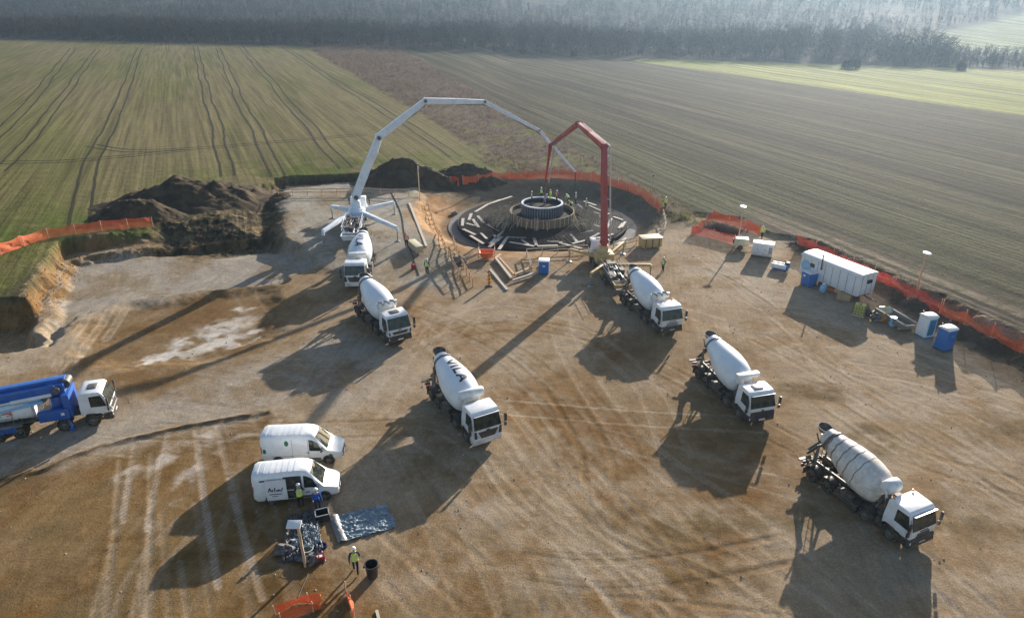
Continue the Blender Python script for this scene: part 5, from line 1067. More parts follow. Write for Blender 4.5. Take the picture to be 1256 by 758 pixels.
# ------------------------------------------------------------------ people
def person(label, loc, rz, top='hivis', vest='hivis_yellow', jacket='cloth_navy', legs='cloth_navy', helmet='helmet_white', pose='stand', s=1.0):
    """figure facing local +X"""
    root = thing('person', label, 'person', loc, rz, 'site workers'); root.scale = (s, s, s)
    J = dict(pel=(0, 0, .96), sp=(0, 0, 1.16), ch=(.01, 0, 1.36), nk=(.0, 0, 1.5), hd0=(.02, 0, 1.6), hd1=(.03, 0, 1.7))
    for k, y in (('l', 1), ('r', -1)):
        J[k + 'hip'] = (0, y * .1, .92); J[k + 'kn'] = (.03, y * .12, .5); J[k + 'an'] = (-.02, y * .13, .09); J[k + 'to'] = (.14, y * .15, .045)
        J[k + 'sh'] = (0, y * .2, 1.42); J[k + 'el'] = (-.03, y * .27, 1.14); J[k + 'wr'] = (.08, y * .28, .9); J[k + 'pa'] = (.1, y * .275, .83)
    def mv(k, d): J[k] = tuple(a + b for a, b in zip(J[k], d))
    if pose == 'walk':
        J['lkn'] = (.16, .11, .52); J['lan'] = (.2, .11, .1); J['lto'] = (.36, .12, .06); J['rkn'] = (-.06, -.11, .5); J['ran'] = (-.3, -.11, .15); J['rto'] = (-.18, -.12, .05)
        J['lel'] = (-.12, .27, 1.16); J['lwr'] = (-.12, .28, .92); J['lpa'] = (-.1, .28, .85); J['rel'] = (.08, -.27, 1.16); J['rwr'] = (.22, -.25, .96); J['rpa'] = (.26, -.24, .9)
    if pose == 'reach':
        for k, y in (('l', 1), ('r', -1)): J[k + 'el'] = (.2, y * .24, 1.2); J[k + 'wr'] = (.42, y * .16, 1.16); J[k + 'pa'] = (.49, y * .14, 1.16)
    if pose in ('bend', 'crouch'):
        J.update(sp=(.13, 0, 1.1), ch=(.3, 0, 1.2), nk=(.4, 0, 1.26), hd0=(.49, 0, 1.3), hd1=(.57, 0, 1.35))
        for k, y in (('l', 1), ('r', -1)): J[k + 'sh'] = (.34, y * .2, 1.2); J[k + 'el'] = (.44, y * .25, .93); J[k + 'wr'] = (.6, y * .18, .74); J[k + 'pa'] = (.64, y * .16, .68); J[k + 'hip'] = (-.03, y * .1, .9)
        if pose == 'crouch':
            for k in J:
                if k[1:] in ('an', 'to'): continue
                J[k] = (J[k][0] - .12, J[k][1], J[k][2] - .42)
            for k, y in (('l', 1), ('r', -1)): J[k + 'kn'] = (.25, y * .18, .5)
    names = list(J); ix = {n: i for i, n in enumerate(names)}; V = [J[n] for n in names]
    E = [('pel', 'sp'), ('sp', 'ch'), ('ch', 'nk'), ('nk', 'hd0'), ('hd0', 'hd1')]; RD = dict(pel=(.15, .12), sp=(.145, .11), ch=(.165, .12), nk=(.06, .06), hd0=(.085, .09), hd1=(.085, .095))
    for k in 'lr':
        E += [('pel', k + 'hip'), (k + 'hip', k + 'kn'), (k + 'kn', k + 'an'), (k + 'an', k + 'to'), ('ch', k + 'sh'), (k + 'sh', k + 'el'), (k + 'el', k + 'wr'), (k + 'wr', k + 'pa')]
        for n_, r_ in (('hip', .105), ('kn', .075), ('an', .055), ('to', .045), ('sh', .075), ('el', .055), ('wr', .036), ('pa', .042)): RD[k + n_] = (r_, r_)
    E = [(ix[a], ix[b]) for a, b in E]; RR = [RD[n] for n in names]
    for k, y in (('l', 1), ('r', -1)):      # five fingers on each palm
        p = Vector(J[k + 'pa']); d = (p - Vector(J[k + 'wr'])).normalized(); sd = d.cross(Vector((0, y, 0.01))).normalized()
        for f, (off, ln) in enumerate(((-.03, .075), (-.01, .085), (.01, .08), (.03, .062), (-.05, .05))):
            a_ = p + sd * off * 1.1 + d * (.03 if f < 4 else -.01); b_ = a_ + d * ln * .5 + Vector((0, -y * .008, 0)) + (sd * -.025 if f == 4 else Vector()); c_ = b_ + d * ln * .5 + Vector((0, -y * .025, 0)); i0 = len(V)
            V += [tuple(a_), tuple(b_), tuple(c_)]; RR += [(.013, .013), (.011, .011), (.009, .009)]; E += [(ix[k + 'pa'], i0), (i0, i0 + 1), (i0 + 1, i0 + 2)]
    me = bpy.data.meshes.new('body'); me.from_pydata(V, E, []); o = bpy.data.objects.new('body', me); COL.objects.link(o)
    md = o.modifiers.new('skin', 'SKIN'); md.use_smooth_shade = True
    for v, r in zip(me.skin_vertices[0].data, RR): v.radius = r; v.use_root = False
    me.skin_vertices[0].data[0].use_root = True
    sb = o.modifiers.new('sub', 'SUBSURF'); sb.levels = sb.render_levels = 1
    dg = bpy.context.evaluated_depsgraph_get(); dg.update(); nm = bpy.data.meshes.new_from_object(o.evaluated_get(dg)); bpy.data.objects.remove(o); nm.name = 'body'
    nm.materials.clear(); [nm.materials.append(M[q]) for q in ('skin', jacket, legs, 'boot')]
    arr = np.array(V[:len(names)]); kind = {}
    for n in names: kind[n] = 0 if n in ('hd0', 'hd1', 'nk', 'lpa', 'rpa') else 3 if n[1:] in ('an', 'to') else 2 if n in ('pel',) or n[1:] in ('hip', 'kn') else 1
    kk = np.array([kind[n] for n in names])
    segs = [(a, b) for a, b in E if a < len(names) and b < len(names)]
    for p in nm.polygons:
        c = np.array(p.center); best = (9, 0)
        for a, b in segs:
            A, B = arr[a], arr[b]; t = np.clip((c - A) @ (B - A) / ((B - A) @ (B - A)), 0, 1); d = np.linalg.norm(c - A - t * (B - A)); best = min(best, (d, kk[b] if t > .35 else kk[a]))
        p.material_index = int(best[1])
        if c[2] < .13 and pose != 'x': p.material_index = 3
        p.use_smooth = True
    bo = bpy.data.objects.new('body', nm); COL.objects.link(bo); bo.parent = root
    # face on the head, helmet, vest
    h0, h1 = Vector(J['hd0']), Vector(J['hd1']); up = (h1 - h0).normalized(); fw = Vector((up.z, 0, -up.x)).normalized(); hc = (h0 + h1) / 2 + up * .01
    f = MB(); f.use(0); f.lathe([(0, .012), (.02, .018), (.03, .006)], hc + fw * .085 - up * .012, fw, 8); f.use(1)
    for y in (-.033, .033): f.lathe([(0, .012), (.01, .009), (.012, .002)], hc + fw * .082 + Vector((0, y, 0)) + up * .02, fw, 8)
    f.box(tuple(hc + fw * .085 - up * .05), (.012, .045, .01)); f.use(0)
    for y in (-.088, .088): f.lathe([(-.01, .02), (.01, .024), (.014, .01)], hc + Vector((0, y, 0)), (0, 1, 0), 8)
    link('face', f, ['skin', 'boot'], root)
    if helmet:
        hm = MB(); b_ = hc + up * .045; hm.lathe([(0, .116), (.03, .118), (.07, .105), (.1, .075), (.118, .03), (.12, .004)], b_, up, 20); hm.lathe([(0, .117), (.0, .135), (.012, .135), (.012, .117)], b_ + fw * .018, up, 20); link('helmet', hm, helmet, root)
    else:
        hm = MB(); hm.lathe([(-.03, .098), (.03, .102), (.06, .09), (.085, .05), (.092, .004)], hc + up * .035 - fw * .012, up, 16); link('hair', hm, 'boot', root)
    if vest:
        P = [Vector(J['pel']) - Vector((0, 0, .04)), Vector(J['sp']), Vector(J['ch']), Vector(J['ch']) + (Vector(J['nk']) - Vector(J['ch'])) * .75]; vm = MB(); rings = []
        ax = [(P[1] - P[0]).normalized(), (P[2] - P[0]).normalized(), (P[3] - P[1]).normalized(), (P[3] - P[2]).normalized()]; dims = [(.15, .2), (.145, .19), (.152, .215), (.095, .15)]
        fine_ = []
        for i in range(3):
            for t in np.linspace(0, 1, 5)[:4 if i < 2 else 5]: fine_.append((P[i] + (P[i + 1] - P[i]) * t, (ax[i] + (ax[i + 1] - ax[i]) * t).normalized(), dims[i][0] + (dims[i + 1][0] - dims[i][0]) * t, dims[i][1] + (dims[i + 1][1] - dims[i][1]) * t))
        rings = [[tuple(c + Vector((0, 1, 0)) * math.sin(2 * math.pi * j / 18) * ry + Vector((a_.z, 0, -a_.x)) * math.cos(2 * math.pi * j / 18) * rx) for j in range(18)] for c, a_, rx, ry in fine_]
        vm.loft(rings, caps=False)
        for i in range(len(vm.f)): vm.m[i] = 1 if (i // 18) in (2, 6) else 0
        for y in (-.1, .1):
            for sg in (-1, 1): vm.use(1); vm.box(tuple(P[2] + Vector((sg * .155, y, .0))), (.015, .05, .26))
        link('vest', vm, [vest, 'vest_band'], root, fix=False)
    return root
def stand(label, px, py, hd, **k): x, y, z = gp(px, py); return person(label, (x, y, z), R(hd), **k)
stand('worker in yellow vest and white helmet walking alone in the foreground beside the black bin', 437, 702, 100, pose='walk', s=1.04)
stand('worker in yellow vest and white helmet at the open van door', 370, 622, 110, pose='reach', legs='cloth_dark', s=1.04)
stand('worker in bright blue jacket and white helmet beside the open van', 391, 628, 95, vest=None, jacket='cloth_blue', legs='cloth_navy', pose='stand', s=1.04)
stand('worker in yellow vest at the foot of the orange slope rail, near the timber crate', 524, 336, 80, pose='stand', s=1.05)
stand('worker in orange vest and dark trousers on the pad by the pump outrigger', 499, 303, -70, vest='hivis_orange', legs='cloth_dark', helmet='hivis_orange', pose='stand', s=1.05)
stand('worker in yellow vest standing right of the mixer at the red boom pump', 813, 333, 200, legs='cloth_navy', pose='stand', s=1.03)
stand('worker in yellow vest on the bank behind the white generator', 934, 293, 230, legs='cloth_dark', jacket='hivis_yellow', pose='walk')
stand('worker in yellow jacket standing at the right end of the pit net', 816, 256, 210, jacket='hivis_yellow', legs='cloth_dark', helmet='helmet_white')
def on_slab(label, px, py, z, hd, **k): x, y = at(px, py, z); person(label, (x, y, z), R(hd), **k)
on_slab('worker in pale grey-green jacket inside the anchor ring, on its left side', 652, 249, 1.38, 0, vest=None, jacket='cloth_pale', legs='cloth_dark', pose='stand')
on_slab('worker in dusty pink jacket bending over in the middle of the anchor ring', 668, 251, 1.38, 60, vest=None, jacket='cloth_pink', legs='cloth_lilac', pose='bend', helmet='helmet_white')
on_slab('worker in yellow jacket inside the anchor ring, under the red boom hose', 675, 247, 1.38, 180, jacket='hivis_yellow', legs='hivis_yellow', helmet='helmet_yellow')
on_slab('worker in orange vest inside the anchor ring, nearest its right side', 683, 248, 1.38, 200, vest='hivis_orange', jacket='cloth_navy', legs='cloth_dark')
on_slab('worker in yellow vest and navy sleeves inside the anchor ring, behind the pink one', 664, 244, 1.38, 250, jacket='cloth_navy', legs='cloth_dark')
on_slab('worker in yellow vest kneeling on the formwork rim at the right edge of the ring', 701, 254, .15, 160, jacket='hivis_yellow', pose='crouch')
on_slab('worker in yellow vest on the formwork beside the ring, bending under the white boom hose', 697, 250, .15, 120, pose='bend', jacket='hivis_yellow')
on_slab('worker in pale jacket at right edge of the formwork, behind the lilac one', 706, 250, .15, 190, vest=None, jacket='cloth_pale', legs='cloth_dark')
on_slab('worker in lilac grey overalls bending on the rebar right of the formwork', 713, 263, -.9, 150, vest=None, jacket='cloth_lilac', legs='cloth_lilac', pose='bend')
on_slab('worker in white overalls standing on the rebar behind the lilac one', 719, 257, -.9, 200, vest=None, jacket='cloth_pale', legs='cloth_pale')

# ------------------------------------------------------------------ site office, toilets, boxes
def put(name, label, cat, px, py, hd, group=None): x, y, z = gp(px, py); return thing(name, label, cat, (x, y, z), R(hd), group)
A_, B_ = np.array(hit(990, 347)[:2]), np.array(hit(1048, 372)[:2]); C_ = np.array(hit(1074, 364)[:2])
hd = math.atan2(*(B_ - A_)[::-1]); TL, TW = 7.6, 2.7; z = gz(*B_)
t = thing('site_trailer', 'white site office trailer with stove pipe and small windows, before the orange-red net', 'trailer', (B_[0], B_[1], z), hd, None)
m = MB(); m.prism([(0, .75), (0, 2.95), (-TL, 2.95), (-TL, .75)], lambda x, z: TW / 2); m.xf(Matrix.Translation((0, TW / 2, 0))); bd = link('body', m, 'trailer_white', t, bevel=.04)
m = MB(); pr = [(0, -.1, 2.97)]; ring = lambda x: [(x, -.12, 2.95)] + [(x, TW / 2 - (TW / 2 + .12) * math.cos(a), 2.97 + .3 * math.sin(a)) for a in np.linspace(0.08, math.pi - .08, 9)] + [(x, TW + .12, 2.95)]
m.loft([ring(.12), ring(-TL - .12)]); link('roof', m, 'trailer_roof', t)
m = MB()
for k in range(8): m.box((-.5 - k * .95, -.012, 1.85), (.03, .02, 2.1))
for k in range(3): m.box((.012, .5 + k * .8, 1.85), (.02, .03, 2.1))
link('panel_seam', m, 'machinery_grey', bd)
for (x0, y0, wx, wy, lab) in [(-TL + 1.6, -.015, .6, .03, 'w'), (.015, TW * .62, .03, .85, 'e')]:
    m = MB(); m.box((x0, y0, 2.2), (wx, wy, .5)); wn = link('window', m, 'glass_dark', t); f = MB(); f.box((x0, y0, 2.47), (wx + .1, wy + .02, .06)); f.box((x0, y0, 1.93), (wx + .1, wy + .02, .06)); link('frame', f, 'trailer_roof', wn)
m = MB(); m.tube([(-TL + 2.9, -.18, 2.2), (-TL + 2.9, -.18, 3.75)], .07, 10); m.lathe([(0, .12), (.05, .12), (.16, .02)], (-TL + 2.9, -.18, 3.78)); m.box((-TL + 2.9, -.1, 2.25), (.1, .2, .1)); link('stove_pipe', m, 'chassis_dark', t)
m = MB(); m.lathe([(0, .62), (.04, .62), (.06, .5)], (-TL + .75, -.0, 1.95), (0, -1, 0), 26); link('round_panel', m, 'light_blue', t)
m = MB(); m.box((-TL - .02, .9, 1.75), (.04, .85, 1.9)); link('door', m, 'trailer_white', t, bevel=.01)
for x_ in (-1.6, -TL + 1.6):
    for y_ in (.35, TW - .35): w_ = add_wheel(t, x_, y_ if y_ > 1 else y_, False, .45)
m = MB(); m.box((-TL / 2, TW / 2, .66), (TL - .2, 1.6, .16)); m.beam((.0, TW / 2, .62), (1.1, TW / 2, .5), .12, .12); [m.box((x_, TW / 2, .46), (.14, 2.0, .14)) for x_ in (-1.6, -TL + 1.6)]; link('chassis', m, 'chassis_dark', t)
def toilet(label, px, py, hd, paint, roofm, stripe=None, sticker=False):
    t = put('portable_toilet', label, 'portable toilet', px, py, hd, 'portable toilets'); m = MB(); m.box((0, 0, 1.12), (1.15, 1.15, 2.0), top=(.95, .95)); link('cabin', m, paint, t, bevel=.05)
    m = MB(); m.box((0, 0, .07), (1.2, 1.2, .14)); link('base', m, 'black_plastic' if stripe is None else 'teal', t, bevel=.02)
    m = MB(); n_ = 8; rg = lambda y: [(-.6, y, 2.1)] + [(-.6 * math.cos(a), y, 2.14 + .2 * math.sin(a)) for a in np.linspace(0, math.pi, n_)] + [(.6, y, 2.1)]; m.loft([rg(-.6), rg(.6)]); link('roof', m, roofm, t, bevel=.02)
    m = MB(); m.box((-.578, .0, 1.08), (.03, .78, 1.75), ry=-.027); d = link('door', m, stripe or paint, t, bevel=.01); m = MB(); m.box((-.61, -.3, 1.1), (.04, .06, .16)); link('handle', m, 'black_plastic', d)
    if sticker: m = MB(); m.box((-.596, .0, 1.72), (.02, .32, .36)); link('sign', m, 'white_plastic', d)
    for k in range(3): m = MB(); m.box((-.2 + k * .3, -.565, 1.1), (.04, .03, 1.7), rx=.027); link('rib', m, paint, t)
    v = MB(); v.tube([(.4, .4, 2.1), (.4, .4, 2.55)], .05, 8); link('vent_pipe', v, 'black_plastic', t)
    return t
toilet('white portable toilet with blue-green door stripe, left of the blue toilet', 1133, 412, 108, 'toilet_white', 'white_plastic', 'teal')
toilet('blue portable toilet with white roof and small white sign, right of the white toilet', 1156, 428, 112, 'toilet_blue', 'white_plastic', None, True)
t = put('site_cabinet', 'blue box cabinet with white lid at the left end of the site trailer', 'cabinet', 991, 350, -70, None)
m = MB(); m.box((0, 0, .85), (1.25, 1.15, 1.5)); link('body', m, 'toilet_blue', t, bevel=.04); m = MB(); m.box((0, 0, 1.65), (1.35, 1.25, .12)); link('lid', m, 'white_plastic', t, bevel=.04); m = MB(); [m.box((x, y, .06), (.15, .15, .12)) for x in (-.5, .5) for y in (-.45, .45)]; link('foot', m, 'black_plastic', t); m = MB(); m.box((-.2, -.585, 1.2), (.3, .02, .22)); link('sign', m, 'white_plastic', t)
t = put('site_cabinet', 'blue box cabinet with white lid standing beside the pit access ramp', 'cabinet', 667, 335, -5, None)
m = MB(); m.box((0, 0, .85), (1.15, 1.05, 1.5)); link('body', m, 'toilet_blue', t, bevel=.04); m = MB(); m.box((0, 0, 1.65), (1.3, 1.2, .14)); link('lid', m, 'white_plastic', t, bevel=.04); m = MB(); [m.box((x, y, .06), (.15, .15, .12)) for x in (-.45, .45) for y in (-.4, .4)]; link('foot', m, 'black_plastic', t); m = MB(); m.box((.0, -.535, 1.05), (.28, .02, .18)); link('sign', m, 'white_plastic', t)
# generator
t = put('generator', 'large white box generator between the small trailer and the cylinders', 'generator', 934, 315, -24, None)
m = MB(); m.box((0, 0, 1.05), (2.4, 1.2, 1.5)); link('housing', m, 'white_paint', t, bevel=.05); m = MB(); m.box((0, 0, 1.84), (2.5, 1.3, .09)); link('roof', m, 'white_plastic', t, bevel=.03); m = MB(); m.box((0, 0, .2), (2.4, 1.1, .22)); link('skid', m, 'chassis_dark', t)
for x in (-.75, .05): m = MB(); m.box((x, -.61, 1.1), (.6, .02, 1.1)); d = link('door_panel', m, 'trailer_white', t, bevel=.005); k = MB(); k.box((x + .22, -.63, 1.1), (.06, .04, .14)); link('handle', k, 'black_plastic', d)
m = MB(); [m.box((.95, -.615, .75 + .1 * k), (.4, .03, .05)) for k in range(8)]; link('louvre', m, 'machinery_grey', t); m = MB(); m.tube([(.7, .1, 1.85), (.7, .1, 2.15)], .06, 8); link('exhaust_pipe', m, 'chassis_dark', t)
# small trailer by the trench
t = put('compressor_trailer', 'small white-topped compressor trailer between the trench and the generator', 'trailer', 908, 305, -10, None)
m = MB(); m.prism([(-.85, .5), (-.95, .9), (-.8, 1.35), (.8, 1.35), (.95, .95), (.9, .5)], lambda x, z: .62 - .08 * (z > 1.2)); link('housing', m, 'cream_box', t, bevel=.05); m = MB(); m.box((0, 0, 1.4), (1.6, 1.05, .06)); link('hood', m, 'white_plastic', t, bevel=.02)
m = MB(); m.box((-.965, 0, .95), (.03, .8, .55)); link('end_grille', m, 'black_plastic', t); m = MB(); m.beam((.8, 0, .4), (1.8, 0, .38), .09, .09); m.tube([(1.5, 0, .4), (1.5, 0, .02)], .04, 8); link('drawbar', m, 'chassis_dark', t)
for s in (-1, 1): add_wheel(t, -.1, s * .6, False, .32)
# gas cylinders on a cradle
t = put('cylinder_cradle', 'low cradle carrying two white pipe rolls with blue ends, right of the generator', 'cradle', 956, 331, -35, None)
m = MB(); [m.beam((x, -.55, .15), (x, .55, .15), .1, .12) for x in (-.6, .6)]; [m.beam((-.9, y, .1), (.9, y, .1), .1, .1) for y in (-.5, .5)]; link('frame', m, 'toilet_blue', t)
for y, z in ((-.33, .52), (.33, .52)): m = MB(); m.lathe([(-.95, .1), (-.92, .29), (.92, .29), (.95, .1)], (0, y, z), (1, 0, 0), 18); r_ = link('roll', m, 'white_plastic', t); m = MB(); m.lathe([(.8, .305), (1.0, .305), (1.02, .1)], (0, y, z), (1, 0, 0), 18); link('end_cap', m, 'toilet_blue', r_)
m = MB(); m.box((.8, .1, .9), (.4, .5, .4)); m.tube([(.5, .2, .8), (.5, .2, 1.25)], .07, 8); link('valve_box', m, 'dark_junk', t, bevel=.03)
# cream box beside the pit
t = put('timber_crate', 'cream-lidded yellow-brown skip box on the pit edge right of the red pump', 'skip box', 797, 303, 12, None)
m = MB(); m.box((0, 0, .75), (2.6, 1.5, 1.2)); link('body', m, 'pump_yellow', t, bevel=.03); m = MB(); m.box((0, 0, 1.4), (2.75, 1.65, .1)); link('lid', m, 'cream_box', t, bevel=.02); [link('strut', MB().box((x, -.77, .75), (.1, .06, 1.2)), 'chassis_dark', t) for x in (-.9, 0, .9)]; m = MB(); [m.box((x, 0, .08), (.2, 1.4, .16)) for x in (-.9, .9)]; link('runner', m, 'timber', t)
# yellow cube tank, trough, junk by the trailer
t = put('cube_tank', 'yellowish caged liquid tank under the right end of the site trailer', 'tank', 1053, 386, -35, None)
m = MB(); m.box((0, 0, .66), (1.05, .95, 1.0)); link('bottle', m, 'yellow_plastic', t, bevel=.1)
m = MB()
for k in range(5):
    for s in (-1, 1): m.tube([(-.5 + k * .25, s * .52, .15), (-.5 + k * .25, s * .52, 1.2)], .02, 5); m.tube([(s * .57, -.45 + k * .22, .15), (s * .57, -.45 + k * .22, 1.2)], .02, 5)
for z in (.2, .5, .85, 1.2): m.tube([(-.57, -.52, z), (.57, -.52, z), (.57, .52, z), (-.57, .52, z), (-.57, -.52, z)], .02, 5)
link('cage', m, 'machinery_grey', t); m = MB(); [m.box((0, y, .07), (1.2, .12, .14)) for y in (-.45, 0, .45)]; link('pallet', m, 'timber_pale', t); m = MB(); m.lathe([(0, .12), (.06, .12)], (0, 0, 1.16)); link('cap', m, 'black_plastic', t)
t = put('trough', 'long pale open trough lying between the junk and the white toilet', 'trough', 1097, 396, math.degrees(math.atan2(*(np.array(at(1118, 405)) - np.array(at(1078, 381)))[::-1])), None)
m = MB(); m.box((0, 0, .32), (4.0, 1.35, .1))
for s in (-1, 1): m.beam((-2.0, s * .75, .55), (2.0, s * .75, .55), .22, .55)
for s in (-1, 1): m.beam((s * 2.0, -.75, .5), (s * 2.0, .75, .5), .16, .42)
link('basin', m, 'concrete', t, bevel=.04); m = MB(); [m.box((x, 0, .13), (.2, 1.5, .26)) for x in (-1.4, 0, 1.4)]; link('bearer', m, 'timber', t)
def lump(name, label, cat, px, py, sx, sy, sz, m, seed, group=None, hd=0., lift=0.):
    x, y, z = gp(px, py); mb = MB(); n = 14; r_ = np.random.default_rng(seed); ph = r_.uniform(0, 6, 6)
    for i in range(n + 1):
        for j in range(2 * n):
            a, b_ = math.pi * i / n, math.pi * j / n; k = 1 + .22 * math.sin(3 * b_ + ph[0] + 2 * a) + .16 * math.sin(5 * a + ph[1] + 2 * b_) + .12 * math.sin(7 * b_ + 5 * a + ph[2]); mb.v.append((math.sin(a) * math.cos(b_) * sx * k, math.sin(a) * math.sin(b_) * sy * k, max(0, sz * .42 + math.cos(a) * sz * .55 * k)))
    mb.f = [(i * 2 * n + j, i * 2 * n + (j + 1) % (2 * n), (i + 1) * 2 * n + (j + 1) % (2 * n), (i + 1) * 2 * n + j) for i in range(n) for j in range(2 * n)]; mb.m = [0] * len(mb.f)
    o = link(name, mb, m, smooth=.8); o.location = (x, y, z + lift); o.rotation_euler = (0, 0, R(hd)); return tag(o, label, cat, group)
lump('rag_heap', 'brown and orange heap of rags left of the trough', 'rag heap', 1083, 395, .55, .45, .8, 'brown_rag', 5)
lump('rubbish_bag', 'dark lumpy rubbish bag between the yellow tank and the rag heap', 'rubbish bag', 1074, 394, .5, .4, .75, 'dark_junk', 6)
lump('sheet_heap', 'crumpled cream sheet over the left end of the trough', 'sheet', 1083, 386, .9, .6, .8, 'cream_box', 8)
lump('rubbish_bag', 'small black bag beside the yellow caged tank', 'rubbish bag', 1064, 386, .35, .3, .55, 'dark_junk', 7)
t = put('steel_drum', 'pale blue drum standing in front of the trough', 'drum', 1094, 399, 0); m = MB(); m.lathe([(0, .3), (.03, .3), (.3, .29), (.33, .31), (.36, .29), (.6, .29), (.63, .31), (.66, .29), (.9, .3), (.9, .26), (.88, .05)], n=22); link('barrel', m, 'light_blue', t); m = MB(); m.lathe([(0, .06), (.03, .05)], (.12, 0, .885)); link('bung', m, 'white_plastic', t)
t = put('pale_bag', 'light blue standing sack in front of the site trailer', 'sack', 1009, 357, -30); m = MB(); m.lathe([(0, .34), (.15, .38), (.6, .34), (.85, .16), (.92, .05)], n=14); link('sack', m, 'light_blue', t); m = MB(); m.lathe([(.84, .17), (.9, .18), (.94, .12)], n=12); link('tie', m, 'white_plastic', t)
t = put('cardboard_box', 'wide cardboard box under the middle of the site trailer', 'box', 1034, 367, -30); m = MB(); m.box((0, 0, .35), (1.3, .9, .66)); link('carton', m, 'cardboard', t, bevel=.02); m = MB(); m.slab([(-.65, -.45, .69), (.65, -.45, .69), (.7, -.8, .85), (-.7, -.8, .85)], .02); link('flap', m, 'cardboard', t)
t = put('orange_box', 'low orange-brown box in front of the site trailer, next to the sack', 'box', 1018, 357, -30); m = MB(); m.box((0, 0, .2), (.8, .6, .4), top=(1.05, 1.05)); link('bin', m, 'brown_rag', t, bevel=.03); m = MB(); m.box((0, 0, .42), (.86, .66, .05)); link('lid', m, 'orange_plastic', t, bevel=.01)
# foreground
t = put('black_bin', 'open black plastic bin standing alone in the foreground', 'bin', 457, 706, 0); m = MB(); m.lathe([(0, .28), (.02, .31), (.8, .36), (.86, .4), (.9, .4), (.9, .35), (.8, .33), (.06, .28), (.06, .02)], n=28); link('tub', m, 'black_bin', t, smooth=.5)
m = MB()
for s in (-1, 1): m.box((s * .42, 0, .72), (.08, .22, .05))
link('handle', m, 'black_bin', t)
def crumpled(name, label, cat, pxs, m, seed, nu, nv, amp, freq, group=None, lift=.04):
    P4 = [np.array(at(*p)) for p in pxs]; c = sum(P4) / 4; mb = MB(); z0 = gz(*c)
    def tf(u, v):
        p = P4[0] * (1 - u) * (1 - v) + P4[1] * u * (1 - v) + P4[2] * u * v + P4[3] * (1 - u) * v; e = .22 * (float(fbm(u * 6, v * 3, seed)) - .5); p = p + e
        f = float(fbm(np.array(u * freq + v * freq * 1.6), np.array(v * freq - u * freq * 1.2), seed + 1, 4)); g = float(fbm(np.array(u * freq * 2.4 - v * 3), np.array(v * freq * 2), seed + 2, 3))
        return (p[0] - c[0], p[1] - c[1], gz(*p) - z0 + lift + amp * (max(0, .16 - abs(f - .5)) + .5 * max(0, .12 - abs(g - .5))))
    mb.grid(tf, nu, nv); o = link(name, mb, m, fix=False, smooth=1.4); o.location = (*c, z0); tag(o, label, cat, group); return o, P4, c, z0
tp, P4, c, z0 = crumpled('tarpaulin', 'crumpled shiny dark grey tarpaulin spread on the ground behind the walking worker', 'tarpaulin', [(406, 634), (474, 619), (487, 647), (418, 666)], 'tarp', 302, 110, 70, .6, 4)
mb = MB()
def te(u, v): p = P4[0] + (P4[3] - P4[0]) * u; d = (P4[1] - P4[0]) / np.linalg.norm(P4[1] - P4[0]); p = p - d * (.15 - .6 * v) ; return (p[0] - c[0], p[1] - c[1], gz(*p) - z0 + .06 + .16 * math.sin(v * math.pi) * (.5 + float(fbm(u * 8, v * 3, 303))))
mb.grid(te, 30, 10); link('rolled_edge', mb, 'tarp_edge', tp, fix=False, smooth=1.2)
crumpled('plastic_sheet', 'dark crumpled plastic sheet lying under the junk pile and lamp board', 'plastic sheet', [(352, 634), (388, 627), (399, 690), (347, 690)], 'dark_junk', 312, 60, 70, 1.5, 4)
crumpled('plastic_sheet', 'shiny grey foil sheet lying on the right half of the junk pile', 'plastic sheet', [(372, 650), (392, 648), (397, 678), (374, 676)], 'foil_grey', 322, 40, 50, 1.6, 4, lift=.25)
lump('rubbish_bag', 'black rubbish bag at the lower end of the junk pile', 'rubbish bag', 380, 688, .6, .4, .4, 'dark_junk', 12)
lump('rubbish_bag', 'olive black rubbish bag at the left of the junk pile', 'rubbish bag', 350, 678, .55, .4, .5, 'dark_junk', 13)
lump('rubbish_bag', 'small grey bag in the middle of the junk pile', 'rubbish bag', 364, 668, .35, .3, .35, 'foil_grey', 15)
lump('rag_heap', 'navy rag heap on the right of the junk pile', 'rag heap', 392, 672, .4, .3, .35, 'cloth_navy', 16)
t = put('plastic_tub', 'pale blue-white round tub in the junk pile', 'tub', 378, 679, 0); m = MB(); m.lathe([(0, .26), (.4, .33), (.42, .36), (.45, .36), (.45, .31), (.1, .26), (.1, .02)], n=22); link('tub', m, 'cloth_pale', t); m = MB(); m.tube([(-.34, 0, .43), (-.2, 0, .6), (.2, 0, .6), (.34, 0, .43)], .015, 6); link('handle', m, 'steel', t)
t = put('red_crate', 'small red crate at the lower right corner of the junk pile', 'crate', 393, 686, 20); m = MB(); m.box((0, 0, .03), (.5, .36, .06)); [m.box((0, s * .17, .17), (.5, .03, .3)) for s in (-1, 1)]; [m.box((s * .24, 0, .17), (.03, .36, .3)) for s in (-1, 1)]; link('crate', m, 'red_lens', t); m = MB(); m.box((0, 0, .2), (.4, .26, .16)); link('contents', m, 'white_plastic', t, bevel=.04)
t = put('open_box', 'dark open-topped box between the van and the tarpaulin', 'box', 396, 636, 20); m = MB(); m.box((0, 0, .03), (.8, .65, .06)); [m.box((0, s * .31, .28), (.8, .04, .5)) for s in (-1, 1)]; [m.box((s * .39, 0, .28), (.04, .65, .5)) for s in (-1, 1)]; link('tray', m, 'black_bin', t); m = MB(); [m.box((0, s * .33, .54), (.86, .06, .04)) for s in (-1, 1)]; [m.box((s * .4, 0, .54), (.06, .7, .04)) for s in (-1, 1)]; link('rim', m, 'foil_grey', t)
